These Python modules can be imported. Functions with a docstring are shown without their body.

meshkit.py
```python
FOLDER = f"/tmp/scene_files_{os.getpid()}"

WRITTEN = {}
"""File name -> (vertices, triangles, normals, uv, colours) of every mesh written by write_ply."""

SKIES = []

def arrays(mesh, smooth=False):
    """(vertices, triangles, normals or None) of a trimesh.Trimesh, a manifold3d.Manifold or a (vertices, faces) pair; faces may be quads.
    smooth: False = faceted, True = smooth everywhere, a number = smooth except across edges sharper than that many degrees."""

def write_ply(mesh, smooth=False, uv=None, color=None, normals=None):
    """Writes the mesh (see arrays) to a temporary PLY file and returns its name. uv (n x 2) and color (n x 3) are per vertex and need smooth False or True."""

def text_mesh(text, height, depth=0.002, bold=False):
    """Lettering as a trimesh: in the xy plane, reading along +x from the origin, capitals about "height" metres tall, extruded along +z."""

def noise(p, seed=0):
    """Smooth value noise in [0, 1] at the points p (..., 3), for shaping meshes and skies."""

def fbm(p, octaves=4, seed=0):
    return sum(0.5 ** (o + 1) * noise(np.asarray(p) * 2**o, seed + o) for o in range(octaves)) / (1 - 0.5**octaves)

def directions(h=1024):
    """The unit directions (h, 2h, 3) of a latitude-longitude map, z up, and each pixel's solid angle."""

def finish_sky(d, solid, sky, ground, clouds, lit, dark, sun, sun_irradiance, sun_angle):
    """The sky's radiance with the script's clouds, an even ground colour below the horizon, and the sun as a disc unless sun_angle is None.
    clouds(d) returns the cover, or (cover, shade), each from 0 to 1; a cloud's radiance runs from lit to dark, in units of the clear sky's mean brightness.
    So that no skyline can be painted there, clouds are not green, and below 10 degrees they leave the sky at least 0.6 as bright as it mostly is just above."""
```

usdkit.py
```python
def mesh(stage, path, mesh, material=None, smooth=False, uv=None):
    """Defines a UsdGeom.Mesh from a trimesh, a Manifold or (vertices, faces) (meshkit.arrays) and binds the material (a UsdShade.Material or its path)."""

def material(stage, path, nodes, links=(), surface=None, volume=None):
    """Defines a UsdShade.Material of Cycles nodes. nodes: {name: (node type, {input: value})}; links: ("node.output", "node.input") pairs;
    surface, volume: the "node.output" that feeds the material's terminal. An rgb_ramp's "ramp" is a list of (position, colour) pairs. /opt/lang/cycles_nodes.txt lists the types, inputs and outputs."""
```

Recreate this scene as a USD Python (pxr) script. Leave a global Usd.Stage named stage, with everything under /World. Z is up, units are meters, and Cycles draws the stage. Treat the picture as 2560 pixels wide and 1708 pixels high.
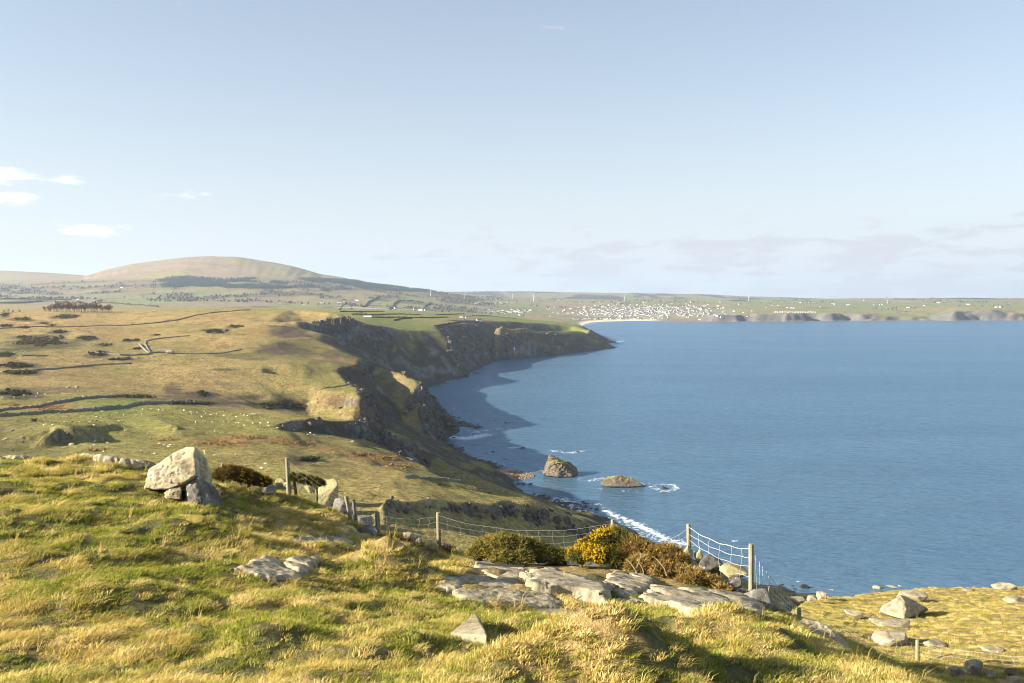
import math, random
import numpy as np, trimesh, usdkit, meshkit
from pxr import Gf, Sdf, Usd, UsdGeom, UsdLux, UsdShade, Vt
from scipy.interpolate import LinearNDInterpolator, NearestNDInterpolator
from scipy.ndimage import gaussian_filter, map_coordinates, distance_transform_edt
from scipy.spatial import cKDTree, ConvexHull

stage = Usd.Stage.CreateInMemory()
UsdGeom.SetStageUpAxis(stage, 'Z'); UsdGeom.SetStageMetersPerUnit(stage, 1.0)
UsdGeom.Xform.Define(stage, '/World'); UsdGeom.Scope.Define(stage, '/World/Looks')
random.seed(7); RNG = np.random.default_rng(7)

# ------------------------------------------------------------------ camera, sky, sun, exposure
H = 175.0                                    # eye above the sea
F, CX, CY, YH = 2133.3, 1280.0, 854.0, 735.0    # focal length and centre in photo pixels, row of the level line
PITCH = math.atan((CY - YH) / F)
cam = UsdGeom.Camera.Define(stage, '/World/camera')
cam.CreateHorizontalApertureAttr(36.0); cam.CreateFocalLengthAttr(36.0 * F / 2560)
cam.AddTranslateOp().Set(Gf.Vec3d(0, 0, H)); cam.AddRotateXOp().Set(90 - math.degrees(PITCH))
cam.CreateClippingRangeAttr(Gf.Vec2f(0.1, 100000)); cam.CreateFStopAttr(0.0)
cam.CreateExposureAttr(1.8)
HAZE = 3.6e-5
SUN_EL, SUN_AZ = math.radians(21.5), math.radians(-104)   # azimuth from the view direction (+y), towards +x
SUN = np.array([math.sin(SUN_AZ) * math.cos(SUN_EL), math.cos(SUN_AZ) * math.cos(SUN_EL), math.sin(SUN_EL)])
sun = UsdLux.DistantLight.Define(stage, '/World/sun')
sun.CreateIntensityAttr(1.25); sun.CreateAngleAttr(0.53); sun.CreateColorAttr(Gf.Vec3f(1.0, 0.90, 0.74)); sun.CreateNormalizeAttr(True)
M = Gf.Matrix4d(); M.SetRotate(Gf.Rotation(Gf.Vec3d(0, 0, 1), Gf.Vec3d(*map(float, SUN))))
sun.AddTransformOp().Set(M)

def cloud_blobs(nodes, links, blobs):
    """soft ellipses of cloud in azimuth / elevation (degrees), broken up by noise"""
    out = None
    for i, (az, el, w, h, k) in enumerate(blobs):
        n = f'b{i}'
        nodes[n + 'x'] = ('math', {'math_type': 'multiply_add', 'value2': 1 / w, 'value3': -az / w})
        nodes[n + 'y'] = ('math', {'math_type': 'multiply_add', 'value2': 1 / h, 'value3': -el / h})
        nodes[n + 'v'] = ('combine_xyz', {})
        nodes[n + 'l'] = ('vector_math', {'math_type': 'length'})
        nodes[n + 'r'] = ('map_range', {'from_min': 0.0, 'from_max': 1.0, 'to_min': k, 'to_max': 0.0, 'clamp': True, 'range_type': 'smoothstep'})
        links += [('az.value', n + 'x.value1'), ('el.value', n + 'y.value1'), (n + 'x.value', n + 'v.x'), (n + 'y.value', n + 'v.y'), (n + 'v.vector', n + 'l.vector1'), (n + 'l.value', n + 'r.value')]
        if out:
            nodes[n + 'm'] = ('math', {'math_type': 'maximum'})
            links += [(out, n + 'm.value1'), (n + 'r.result', n + 'm.value2')]
            out = n + 'm.value'
        else:
            out = n + 'r.result'
    return out

sky_nodes = {
    'sky': ('sky_texture', {'sky_type': 'single_scattering', 'sun_disc': False, 'sun_elevation': SUN_EL, 'sun_rotation': SUN_AZ, 'altitude': 100.0, 'air_density': 1.0, 'aerosol_density': 1.0, 'ozone_density': 1.0}),
    'tc': ('texture_coordinate', {}), 'sep': ('separate_xyz', {}),
    'azr': ('math', {'math_type': 'arctan2'}), 'az': ('math', {'math_type': 'degrees'}),
    'elr': ('math', {'math_type': 'arcsine'}), 'el': ('math', {'math_type': 'degrees'}),
    'map': ('mapping', {'mapping_type': 'point', 'scale': (1, 1, 4.2)}),
    'n1': ('noise_texture', {'scale': 15.0, 'detail': 7.0, 'roughness': 0.6, 'distortion': 0.3}),
    'band': ('map_range', {'from_min': 2.2, 'from_max': 6.5, 'to_min': 1.0, 'to_max': 0.0, 'clamp': True, 'range_type': 'smoothstep'}),
    'az_side': ('map_range', {'from_min': -14.0, 'from_max': 4.0, 'to_min': 0.35, 'to_max': 1.0, 'clamp': True}),
    'bs': ('math', {'math_type': 'multiply'}),
    'nb': ('math', {'math_type': 'multiply_add', 'value2': 0.24, 'value3': -0.15}),
    'sum': ('math', {'math_type': 'add'}),
    'cov': ('map_range', {'from_min': 0.52, 'from_max': 0.66, 'to_min': 0.0, 'to_max': 0.85, 'clamp': True, 'range_type': 'smoothstep'}),
    'nb2': ('math', {'math_type': 'multiply_add', 'value2': 2.2, 'value3': -1.1}),
    'n2': ('noise_texture', {'scale': 34.0, 'detail': 6.0, 'roughness': 0.6}),
    'sum2': ('math', {'math_type': 'add'}),
    'cov2': ('map_range', {'from_min': 0.38, 'from_max': 1.1, 'to_min': 0.0, 'to_max': 0.95, 'clamp': True, 'range_type': 'smoothstep'}),
    'veil': ('mix_color', {'b': (4.75, 5.12, 5.6)}),       # thin high cirrus, thicker where the sight line is longer
    'vz': ('math', {'math_type': 'maximum', 'value2': .035}), 'vd': ('math', {'math_type': 'divide', 'value1': -.12}), 've': ('math', {'math_type': 'exponent'}), 'vf': ('math', {'math_type': 'subtract', 'value1': 1.0}),
    'mix': ('mix_color', {'blend_type': 'mix', 'b': (4.25, 4.4, 4.8)}),
    'mix2': ('mix_color', {'blend_type': 'mix', 'b': (6.9, 6.75, 6.65)}),
    'bg': ('background_shader', {'strength': 0.05})}
sky_links = [('tc.generated', 'sep.vector'), ('sep.x', 'azr.value1'), ('sep.y', 'azr.value2'), ('azr.value', 'az.value1'),
             ('sep.z', 'elr.value1'), ('elr.value', 'el.value1'), ('tc.generated', 'map.vector'), ('map.vector', 'n1.vector'),
             ('el.value', 'band.value'), ('az.value', 'az_side.value'), ('band.result', 'bs.value1'), ('az_side.result', 'bs.value2'),
             ('bs.value', 'nb.value1'), ('nb.value', 'sum.value1'), ('n1.fac', 'sum.value2'), ('sum.value', 'cov.value'),
             ('map.vector', 'n2.vector'), ('n2.fac', 'nb2.value1'), ('nb2.value', 'sum2.value1'), ('sum2.value', 'cov2.value'),
             ('sky.color', 'veil.a'), ('sep.z', 'vz.value1'), ('vz.value', 'vd.value2'), ('vd.value', 've.value1'), ('ve.value', 'vf.value2'), ('vf.value', 'veil.fac'), ('veil.result', 'mix.a'), ('cov.result', 'mix.fac'), ('mix.result', 'mix2.a'), ('cov2.result', 'mix2.fac'), ('mix2.result', 'bg.color')]
blob = cloud_blobs(sky_nodes, sky_links, [(-30.4, 6.8, 2.6, 1.1, .95), (-30.4, 5.5, 2.6, 0.8, 1.0), (-27.2, 6.7, 1.7, 0.7, .9), (-21.4, 6.05, 3.6, 0.55, .75), (-20.0, 6.25, 1.6, 0.6, .7), (-26.0, 3.85, 4.4, 0.8, .95)])
sky_links += [(blob, 'sum2.value2')]
usdkit.material(stage, '/World/Looks/sky', sky_nodes, sky_links, surface='bg.background')
dome = UsdLux.DomeLight.Define(stage, '/World/sky')
dome.GetPrim().SetCustomDataByKey('label', 'pale blue sky with thin cloud above the far coast'); dome.GetPrim().SetCustomDataByKey('kind', 'structure')
UsdShade.MaterialBindingAPI.Apply(dome.GetPrim()).Bind(UsdShade.Material.Get(stage, '/World/Looks/sky'))

# ------------------------------------------------------------------ helpers
_used = {}
def numbered(path):
    n = _used.get(path, -1) + 1
    _used[path] = n
    return path if n == 0 else f'{path}_{n:03d}'
def tag(p, label=None, cat=None, group=None, kind=None):
    p = p.GetPrim() if hasattr(p, 'GetPrim') else p
    for k, v in (('label', label), ('category', cat), ('group', group), ('kind', kind)):
        if v: p.SetCustomDataByKey(k, v)
    return p
def primvar(prim, name, arr):
    pv = UsdGeom.PrimvarsAPI(prim)
    if arr.ndim == 2: pv.CreatePrimvar(name, Sdf.ValueTypeNames.Color3fArray, 'vertex').Set(Vt.Vec3fArray.FromNumpy(arr.astype(np.float32)))
    else: pv.CreatePrimvar(name, Sdf.ValueTypeNames.FloatArray, 'vertex').Set(Vt.FloatArray.FromNumpy(arr.astype(np.float32)))
def obj(name, mesh, mat, parent=None, smooth=False, col=None, **t):
    root = '/World' if parent is None else str(parent.GetPath())
    m = usdkit.mesh(stage, numbered(f'{root}/{name}'), mesh, mat, smooth)
    if col is not None: primvar(m, 'col', np.asarray(col, float))
    if t: tag(m, **t)
    return m.GetPrim()
def thing(name, loc=(0, 0, 0), rotz=0.0, scale=None, rot=None, **t):
    x = UsdGeom.Xform.Define(stage, numbered('/World/' + name))
    x.AddTranslateOp().Set(Gf.Vec3d(*map(float, loc)))
    if rot is not None: x.AddRotateXYZOp().Set(Gf.Vec3f(*map(float, rot)))
    elif rotz: x.AddRotateZOp().Set(math.degrees(rotz))
    if scale is not None: x.AddScaleOp().Set(Gf.Vec3f(*map(float, np.broadcast_to(scale, 3))))
    return tag(x, **t)
def copy_of(name, cls, loc, rotz=0.0, scale=None, rot=None, **t):
    p = thing(name, loc, rotz, scale, rot, **t)
    p.GetReferences().AddInternalReference(cls); p.SetInstanceable(True)
    return p
def proto(name):
    for path in ('/World/kinds', '/World/kinds/' + name):
        Sdf.CreatePrimInLayer(stage.GetRootLayer(), path).specifier = Sdf.SpecifierClass
    return stage.GetPrimAtPath('/World/kinds/' + name)
fbm, noise = meshkit.fbm, meshkit.noise
_TAB = np.random.default_rng(3).random((257, 257)).astype(np.float32); _TAB[256] = _TAB[0]; _TAB[:, 256] = _TAB[:, 0]
def n2(x, y, s, seed=0, oct=4):                 # value noise over the plan, -1..1
    x, y = np.asarray(x, float) / s, np.asarray(y, float) / s; out = 0.0
    for o in range(oct):
        u, v = x * 2 ** o + seed * 17.31 + o * 41.7, y * 2 ** o + seed * 9.17 + o * 23.3
        c, sn = math.cos(o * .7), math.sin(o * .7); u, v = u * c - v * sn, u * sn + v * c
        i, j = np.floor(u).astype(np.int64), np.floor(v).astype(np.int64); p, q = u - i, v - j
        p, q = p * p * (3 - 2 * p), q * q * (3 - 2 * q); i &= 255; j &= 255
        out = out + .5 ** (o + 1) * ((_TAB[i, j] * (1 - p) + _TAB[i + 1, j] * p) * (1 - q) + (_TAB[i, j + 1] * (1 - p) + _TAB[i + 1, j + 1] * p) * q)
    return out / (1 - .5 ** oct) * 2 - 1
def sm(x, a, b):
    t = np.clip((x - a) / (b - a), 0, 1); return t * t * (3 - 2 * t)
def ray(px, py):
    u, v = (np.asarray(px, float) - CX) / F, (np.asarray(py, float) - CY) / F
    dy = math.cos(PITCH) - v * math.sin(PITCH)
    return u / dy, (-math.sin(PITCH) - v * math.cos(PITCH)) / dy      # x and z per metre forward
def P(px, py, d):
    a, s = ray(px, py); return np.array([a * d, d, H + s * d])
def PZ(px, py, z=0.0):
    a, s = ray(px, py); d = (z - H) / s; return np.array([a * d, d, z])

# ------------------------------------------------------------------ the shape of the land: survey lines
AP = 6.0                                         # the land grid fans out from a point this far behind the eye
ctrl = []
def line(pts, z=None, dens=0.012):
    """survey line; each vertex (px, py, distance), or (px, py) on level z"""
    q = [PZ(p[0], p[1], z) if z is not None else P(*p) for p in pts]
    w = [np.array([p[0] / (p[1] + AP), math.log(p[1] + AP), p[2]]) for p in q]
    for a, b in zip(w, w[1:]):
        n = max(1, int(math.ceil(max(abs(b[0] - a[0]), abs(b[1] - a[1]) * .6) / dens)))
        for i in range(n): ctrl.append(a + (b - a) * i / n)
    ctrl.append(w[-1])
def pts(*ps):
    for p in ps: line([p])
def xyz(*ps):
    for x, y, z in ps: ctrl.append(np.array([x / (y + AP), math.log(y + AP), z]))

# near hill, from the feet outwards
xyz((-9, -3, H - .4), (0, -3, H - 1.2), (8, -3, H - 2.2), (-9, 0, H - .9), (-4, 0, H - 1.3), (0, 0, H - 1.65), (4, 0, H - 2.3), (9, 0, H - 3.4), (-9, 4, H - 1.9), (-4, 4, H - 2.2), (0, 4, H - 2.65), (4, 4, H - 3.2), (9, 4, H - 4.4))
pts((0, 1708, 8.2), (320, 1708, 8), (640, 1708, 7.9), (960, 1708, 7.9), (1280, 1708, 8), (1600, 1708, 8.4), (1900, 1708, 9), (2100, 1700, 9.4), (2240, 1702, 9.6))
pts((-300, 1500, 10.4), (-300, 1150, 22), (-300, 1300, 14.6), (0, 1600, 9.2), (0, 1500, 10.7), (0, 1400, 12.5), (0, 1300, 15), (0, 1220, 18), (300, 1600, 9.4), (300, 1500, 11), (300, 1400, 13), (300, 1290, 16.4), (300, 1210, 19.6))
pts((640, 1600, 9.6), (640, 1500, 12), (640, 1400, 14.8), (640, 1320, 17.8), (640, 1260, 20.6), (480, 1290, 16.9), (480, 1230, 19.6), (900, 1600, 10), (900, 1500, 12.8), (900, 1420, 16), (900, 1370, 19), (1100, 1600, 10.5), (1100, 1500, 13.6), (1100, 1420, 17.6), (1030, 1400, 19.5))
pts((1300, 1620, 10.2), (1300, 1540, 13), (1300, 1480, 15.3), (1300, 1430, 18.2), (1500, 1600, 11.2), (1500, 1530, 14), (1500, 1480, 16), (1500, 1440, 18.4), (1700, 1640, 10.6), (1700, 1560, 13.4), (1700, 1510, 15.6), (1700, 1470, 18), (1820, 1560, 13.9), (1820, 1510, 16.6))
line([(-300, 1150, 22), (0, 1152, 22), (150, 1148, 22), (280, 1162, 22), (390, 1170, 22), (500, 1205, 21.5), (600, 1222, 22), (660, 1228, 22.5), (725, 1238, 23), (800, 1262, 23), (880, 1312, 23), (943, 1340, 23.5), (1000, 1365, 24), (1097, 1378, 24), (1180, 1392, 23.5), (1260, 1400, 23), (1400, 1405, 22.5), (1530, 1412, 22), (1640, 1430, 21), (1722, 1440, 20.5), (1800, 1470, 20), (1878, 1492, 19.5), (1940, 1530, 18), (1960, 1552, 15.5), (2030, 1590, 13.5), (2100, 1625, 12), (2180, 1668, 10.8), (2240, 1702, 9.6), (2330, 1760, 8.2)])
# falling away behind the crest
for px, c in ((-300, 22), (0, 22), (300, 22), (600, 22), (900, 23.5), (1200, 23.5), (1500, 22), (1722, 20.5), (1880, 19.5)):
    a, _ = ray(px, 1200)
    for d, dz in ((c + 6, 8.5), (c + 20, 17), (90, 44), (150, 62), (240, 78)):
        k = 1.0 + max(0, (px - 900) / 1000) * .45
        xyz((a * d, d, H - dz * k))
# lower terrace on the right
line([(1960, 1535, 30), (1990, 1512, 42), (2060, 1492, 47), (2150, 1481, 50), (2240, 1470, 52), (2380, 1468, 53), (2560, 1466, 54), (2900, 1462, 56)])
pts((2050, 1560, 31), (2200, 1540, 39), (2255, 1545, 38.5), (2400, 1540, 38), (2560, 1540, 37), (2900, 1540, 36), (2160, 1590, 30), (2300, 1600, 30), (2450, 1600, 29.5), (2560, 1600, 29), (2100, 1640, 24), (2200, 1660, 23), (2310, 1662, 26), (2450, 1680, 24), (2560, 1690, 24), (2330, 1708, 20), (2460, 1740, 21), (2600, 1760, 21), (2900, 1700, 23), (2060, 1600, 22))
for px in (1960, 2100, 2300, 2560, 2900):
    a, _ = ray(px, 1400)
    for d, dz in ((62, 31), (80, 52), (120, 90), (200, 135), (300, 160)): xyz((a * d, d, H - dz))
xyz((13, 8, H - 5.5), (20, 10, H - 8), (30, 20, H - 11), (14, 14, H - 8.5), (24, -3, H - 6), (34, 0, H - 8), (60, 30, H - 16))

# fields in the middle distance, nearest first
line([(-300, 1180, 350), (0, 1172, 352), (400, 1185, 345), (700, 1255, 322), (1000, 1335, 300), (1200, 1360, 310), (1350, 1380, 325), (1468, 1395, 340), (1530, 1410, 345)])
line([(-300, 1120, 410), (0, 1100, 430), (350, 1115, 420), (700, 1165, 395), (1000, 1270, 325), (1100, 1300, 335), (1250, 1325, 360), (1350, 1340, 385), (1468, 1360, 405), (1520, 1385, 400)])
line([(985, 1243, 326), (1021, 1252, 328), (1048, 1266, 334), (1117, 1273, 351), (1185, 1285, 369), (1272, 1296, 390), (1348, 1316, 404), (1468, 1346, 427), (1540, 1370, 441)])      # scarp foot
line([(985, 1248, 330), (1021, 1249, 334), (1048, 1250, 340), (1090, 1250, 350), (1138, 1252, 360), (1212, 1258, 378), (1272, 1259, 398), (1334, 1266, 414), (1389, 1279, 428), (1454, 1300, 442), (1500, 1330, 455)])   # scarp top
line([(990, 1215, 365), (1060, 1220, 378), (1150, 1228, 400), (1240, 1238, 425), (1334, 1254, 438)])
line([(600, 1105, 470), (700, 1112, 480), (800, 1130, 480), (900, 1150, 470), (1000, 1180, 430), (1060, 1200, 410)])
line([(888, 1107, 640), (945, 1118, 620), (989, 1124, 600), (1029, 1146, 560), (1065, 1172, 520), (1081, 1193, 490), (1147, 1203, 480), (1168, 1217, 470), (1240, 1233, 462), (1334, 1254, 450), (1389, 1272, 450)])   # where the field breaks towards the sea
line([(1060, 1122, 760), (1110, 1152, 720), (1160, 1178, 690), (1230, 1205, 650), (1320, 1245, 600), (1420, 1282, 575), (1480, 1312, 545), (1530, 1340, 515), (1600, 1385, 470), (1760, 1450, 410)])
pts((1225, 1176, 790), (1185, 1164, 815), (1205, 1160, 830), (1255, 1182, 800))
for p in [(888, 1107, 640), (945, 1118, 620), (989, 1124, 600), (1029, 1146, 560), (1065, 1172, 520), (1081, 1193, 490), (1147, 1203, 480), (1168, 1217, 470), (1240, 1233, 462), (1334, 1254, 450), (1389, 1272, 450)]:
    q = P(*p)
    for dx, dy, dz in ((22, 14, -20), (52, 30, -33)): xyz((q[0] + dx, q[1] + dy, max(q[2] + dz, 14)))
# slot with dark scarp
line([(690, 1062, 548), (733, 1078, 556), (792, 1089, 575), (830, 1093, 592), (885, 1096, 618)])
line([(690, 1060, 552), (735, 1056, 566), (776, 1053, 588), (830, 1056, 615), (880, 1058, 640), (918, 1059, 660)])
line([(300, 1085, 470), (480, 1078, 500), (600, 1075, 520), (690, 1072, 535)])
line([(-300, 1060, 480), (0, 1050, 500), (150, 1040, 525), (300, 1035, 545), (450, 1025, 590), (640, 1028, 690), (776, 1042, 690), (907, 1055, 705), (918, 1058, 690)])
# hollow with a rock wall at the left
line([(85, 1118, 415), (140, 1118, 418), (200, 1112, 426), (262, 1108, 440)]); line([(88, 1104, 417), (104, 1088, 420), (120, 1075, 424), (165, 1066, 430), (188, 1068, 438), (225, 1080, 448), (262, 1098, 452)]); line([(60, 1090, 430), (150, 1058, 450), (230, 1058, 470), (270, 1078, 470)])
line([(285, 1048, 520), (330, 1085, 470), (352, 1106, 438)]); line([(300, 1046, 528), (352, 1084, 476), (372, 1104, 442)]); line([(400, 1050, 520), (440, 1070, 490), (480, 1090, 465)])
# gully floor between that field and the cliff behind it
line([(640, 1020, 755), (776, 1046, 752), (907, 1072, 742), (960, 1085, 760)])
line([(784, 1040, 805), (840, 1046, 792), (907, 1056, 774), (960, 1062, 830)])                  # foot of the sunlit cliff
line([(640, 1008, 790), (700, 1012, 810), (760, 1012, 840), (776, 1006, 848), (790, 991, 846), (814, 980, 840), (847, 978, 832), (885, 974, 818), (912, 980, 806)])   # its top
line([(0, 1000, 600), (300, 985, 680), (500, 985, 760), (640, 985, 825), (720, 975, 868), (800, 964, 890)])
line([(640, 932, 960), (700, 938, 950), (790, 950, 930), (850, 957, 915), (877, 960, 900), (905, 972, 840)])
line([(700, 945, 985), (765, 944, 985), (790, 955, 975), (870, 960, 960), (915, 975, 945)])    # hollow floor
line([(640, 917, 1000), (722, 917, 1004), (760, 921, 1006), (787, 931, 1004), (830, 922, 1030), (858, 917, 1050), (882, 920, 1062)])
line([(882, 920, 1062), (915, 913, 1190), (945, 917, 1270), (978, 927, 1205), (1008, 933, 1150), (1030, 944, 1118), (1046, 955, 1092)])
line([(925, 958, 1160), (955, 975, 1130), (985, 987, 1085), (1020, 999, 1038), (1050, 999, 1034)])
line([(925, 1000, 985), (985, 1012, 1020), (1040, 1016, 1012)])
line([(930, 1027, 940), (1000, 1046, 990), (1060, 1048, 1060)])
line([(960, 1062, 860), (1000, 1068, 890), (1050, 1088, 925), (1090, 1100, 965)])
line([(1046, 955, 1092), (1056, 964, 1096), (1066, 976, 1102), (1086, 1009, 1118), (1096, 1031, 1140)])
# moor rising to the left
line([(-300, 960, 720), (0, 960, 720), (300, 942, 850), (500, 932, 900), (640, 932, 960)])
line([(-300, 900, 950), (0, 900, 950), (300, 892, 1050), (500, 892, 1080), (640, 885, 1110), (800, 900, 1100)])
line([(-300, 850, 1200), (0, 850, 1200), (300, 842, 1290), (600, 842, 1280), (780, 842, 1300)])
line([(-300, 800, 1520), (0, 800, 1500), (300, 800, 1550), (600, 800, 1500), (740, 806, 1460)])
pts((700, 850, 1240), (690, 872, 1170))
line([(-300, 782, 1700), (0, 780, 1700), (200, 779, 1720), (400, 776, 1750), (500, 773, 1750), (600, 771, 1750), (700, 773, 1730), (800, 778, 1690), (860, 784, 1650)])
line([(-300, 790, 2100), (200, 792, 2100), (500, 785, 2100), (700, 785, 2050), (840, 790, 1950)])
line([(784, 800, 1530), (800, 795, 1545), (817, 793, 1560), (840, 790, 1590), (866, 788, 1620), (880, 792, 1650), (888, 800, 1680), (892, 811, 1715)])   # rim of the columns
line([(784, 826, 1534), (800, 824, 1552), (831, 820, 1584), (860, 818, 1622), (884, 816, 1660), (890, 818, 1700)])
line([(740, 806, 1460), (760, 822, 1430), (783, 827, 1420), (806, 838, 1380), (809, 849, 1340), (830, 865, 1290), (858, 881, 1240), (912, 901, 1190), (940, 912, 1265)])
line([(850, 850, 1440), (900, 885, 1420), (960, 925, 1390), (1010, 950, 1360), (1050, 972, 1340)])
line([(800, 838, 1500), (850, 850, 1560), (900, 870, 1600), (960, 911, 1590), (1030, 956, 1560)])
# long cliff running to the point
line([(892, 811, 1720), (905, 806, 1775), (920, 812, 1790), (923, 824, 1765), (945, 816, 1810), (967, 818, 1850), (1021, 827, 1880), (1065, 826, 1950), (1108, 831, 1980), (1090, 818, 2060), (1108, 811, 2150), (1168, 810, 2250), (1215, 813, 2320), (1280, 814, 2400), (1348, 826, 2500), (1397, 827, 2650), (1443, 826, 2800), (1476, 825, 2950), (1495, 841, 3000), (1520, 850, 3060)])
line([(960, 850, 1800), (1040, 870, 1800), (1120, 885, 1850)])
line([(850, 779, 2400), (1000, 780, 3000), (1165, 784, 3600), (1280, 794, 3900), (1400, 806, 3800), (1450, 812, 3500)])
line([(900, 795, 2000), (1000, 800, 2200), (1100, 800, 2400), (1200, 800, 2700), (1300, 805, 2900), (1400, 812, 3100), (1460, 818, 3150)])
line([(1300, 802, 4050), (1370, 803, 4150), (1420, 806, 4250), (1442, 810, 4330)]); line([(1320, 812, 4000), (1400, 818, 4180), (1445, 818, 4420)])
# coast line at sea level
COAST = [(2900, 1560), (2560, 1540), (2300, 1520), (2013, 1490), (1760, 1415), (1634, 1362), (1541, 1327), (1511, 1305), (1457, 1289), (1390, 1262), (1334, 1240), (1296, 1218), (1280, 1208), (1298, 1199), (1343, 1190), (1320, 1181), (1280, 1174), (1253, 1171), (1234, 1159), (1179, 1146), (1150, 1134), (1130, 1118), (1118, 1100), (1140, 1082), (1150, 1066), (1119, 1048), (1102, 1030), (1094, 1012), (1076, 990), (1062, 972), (1080, 962), (1103, 955), (1168, 942), (1170, 931), (1201, 920), (1222, 909), (1228, 902), (1222, 894), (1280, 889), (1315, 876), (1362, 868), (1411, 864), (1484, 863), (1536, 855), (1510, 846), (1492, 832), (1478, 826), (1462, 822), (1452, 818), (1456, 813), (1463, 810), (1480, 806), (1520, 803.5), (1580, 802.5), (1660, 803), (1690, 805), (1760, 803.5), (1830, 804.5), (1920, 804), (2000, 802.5), (2200, 802), (2400, 802.5), (2560, 801.5), (2900, 801)]
line(COAST, z=0.0)
# sea bed
for q, z in (((1500, 1255), -9), ((1700, 1330), -9), ((2013, 1430), -9), ((2500, 1470), -9), ((1420, 1225), -7), ((1380, 1195), -6), ((1330, 1150), -8), ((1250, 1120), -7), ((1230, 1060), -8), ((1150, 1000), -8), ((1140, 970), -8), ((1260, 930), -8), ((1400, 890), -8), ((1560, 870), -8), ((1640, 850), -9), ((1520, 830), -7), ((1540, 812), -7), ((1800, 1200), -15), ((1500, 1000), -15), ((2500, 1000), -15), ((2000, 900), -15), ((2900, 1000), -15), ((2900, 1400), -12), ((1800, 812), -9), ((2200, 810), -9), ((2560, 810), -9), ((2900, 810), -9), ((2100, 1250), -15), ((1700, 860), -12), ((2900, 860), -12), ((1200, 1135), -5)):
    ctrl.append((lambda p: np.array([p[0] / (p[1] + AP), math.log(p[1] + AP), z]))(PZ(*q, 0.0)))
# far coast, town and hills
line([(1290, 800, 5000), (1400, 802, 5050), (1470, 802, 5400), (1560, 800.5, 5620), (1700, 801, 5600)])
line([(1757, 793, 5440), (1825, 788, 5450), (1920, 786, 5470), (2037, 785, 5600), (2111, 786, 5650), (2165, 788, 5660), (2192, 791, 5670), (2274, 793, 5680), (2377, 791, 5640), (2396, 781, 5650), (2492, 777, 5720), (2533, 788, 5740), (2600, 780, 5800), (2900, 780, 5900)])
line([(-300, 772, 3000), (0, 776, 3000), (300, 776, 3100), (600, 775, 3200), (800, 776, 3200)])
line([(-300, 768, 4300), (0, 768, 4300), (200, 766, 4400), (400, 768, 4400), (640, 768, 4500), (800, 768, 4600), (1000, 774, 4900), (1150, 786, 5200), (1250, 795, 5200)])
line([(-300, 752, 5000), (0, 750, 5200), (200, 752, 5300), (400, 752, 5400), (640, 752, 5500), (800, 760, 5500), (1000, 764, 5700), (1200, 781, 5700), (1350, 790, 5700), (1470, 793, 5900), (1600, 791, 6000), (1757, 788, 5900)])
line([(-300, 735, 6300), (0, 735, 6300), (200, 737, 6300), (460, 728, 6400), (640, 732, 6300), (800, 742, 6200), (1000, 748, 6400), (1200, 766, 6500), (1350, 778, 6500), (1600, 777, 6700), (1900, 777, 6500), (2200, 779, 6600), (2400, 771, 6600), (2900, 770, 6600)])
line([(-300, 712, 8200), (0, 712, 8200), (120, 706, 8000), (330, 698, 7800), (460, 695, 7600), (640, 700, 7500), (800, 713, 7400), (950, 731, 7300), (1076, 742, 7600), (1250, 757, 8000), (1600, 762, 8200), (1900, 762, 8300), (2200, 763, 8200), (2400, 757, 8200), (2900, 756, 8200)])
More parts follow.
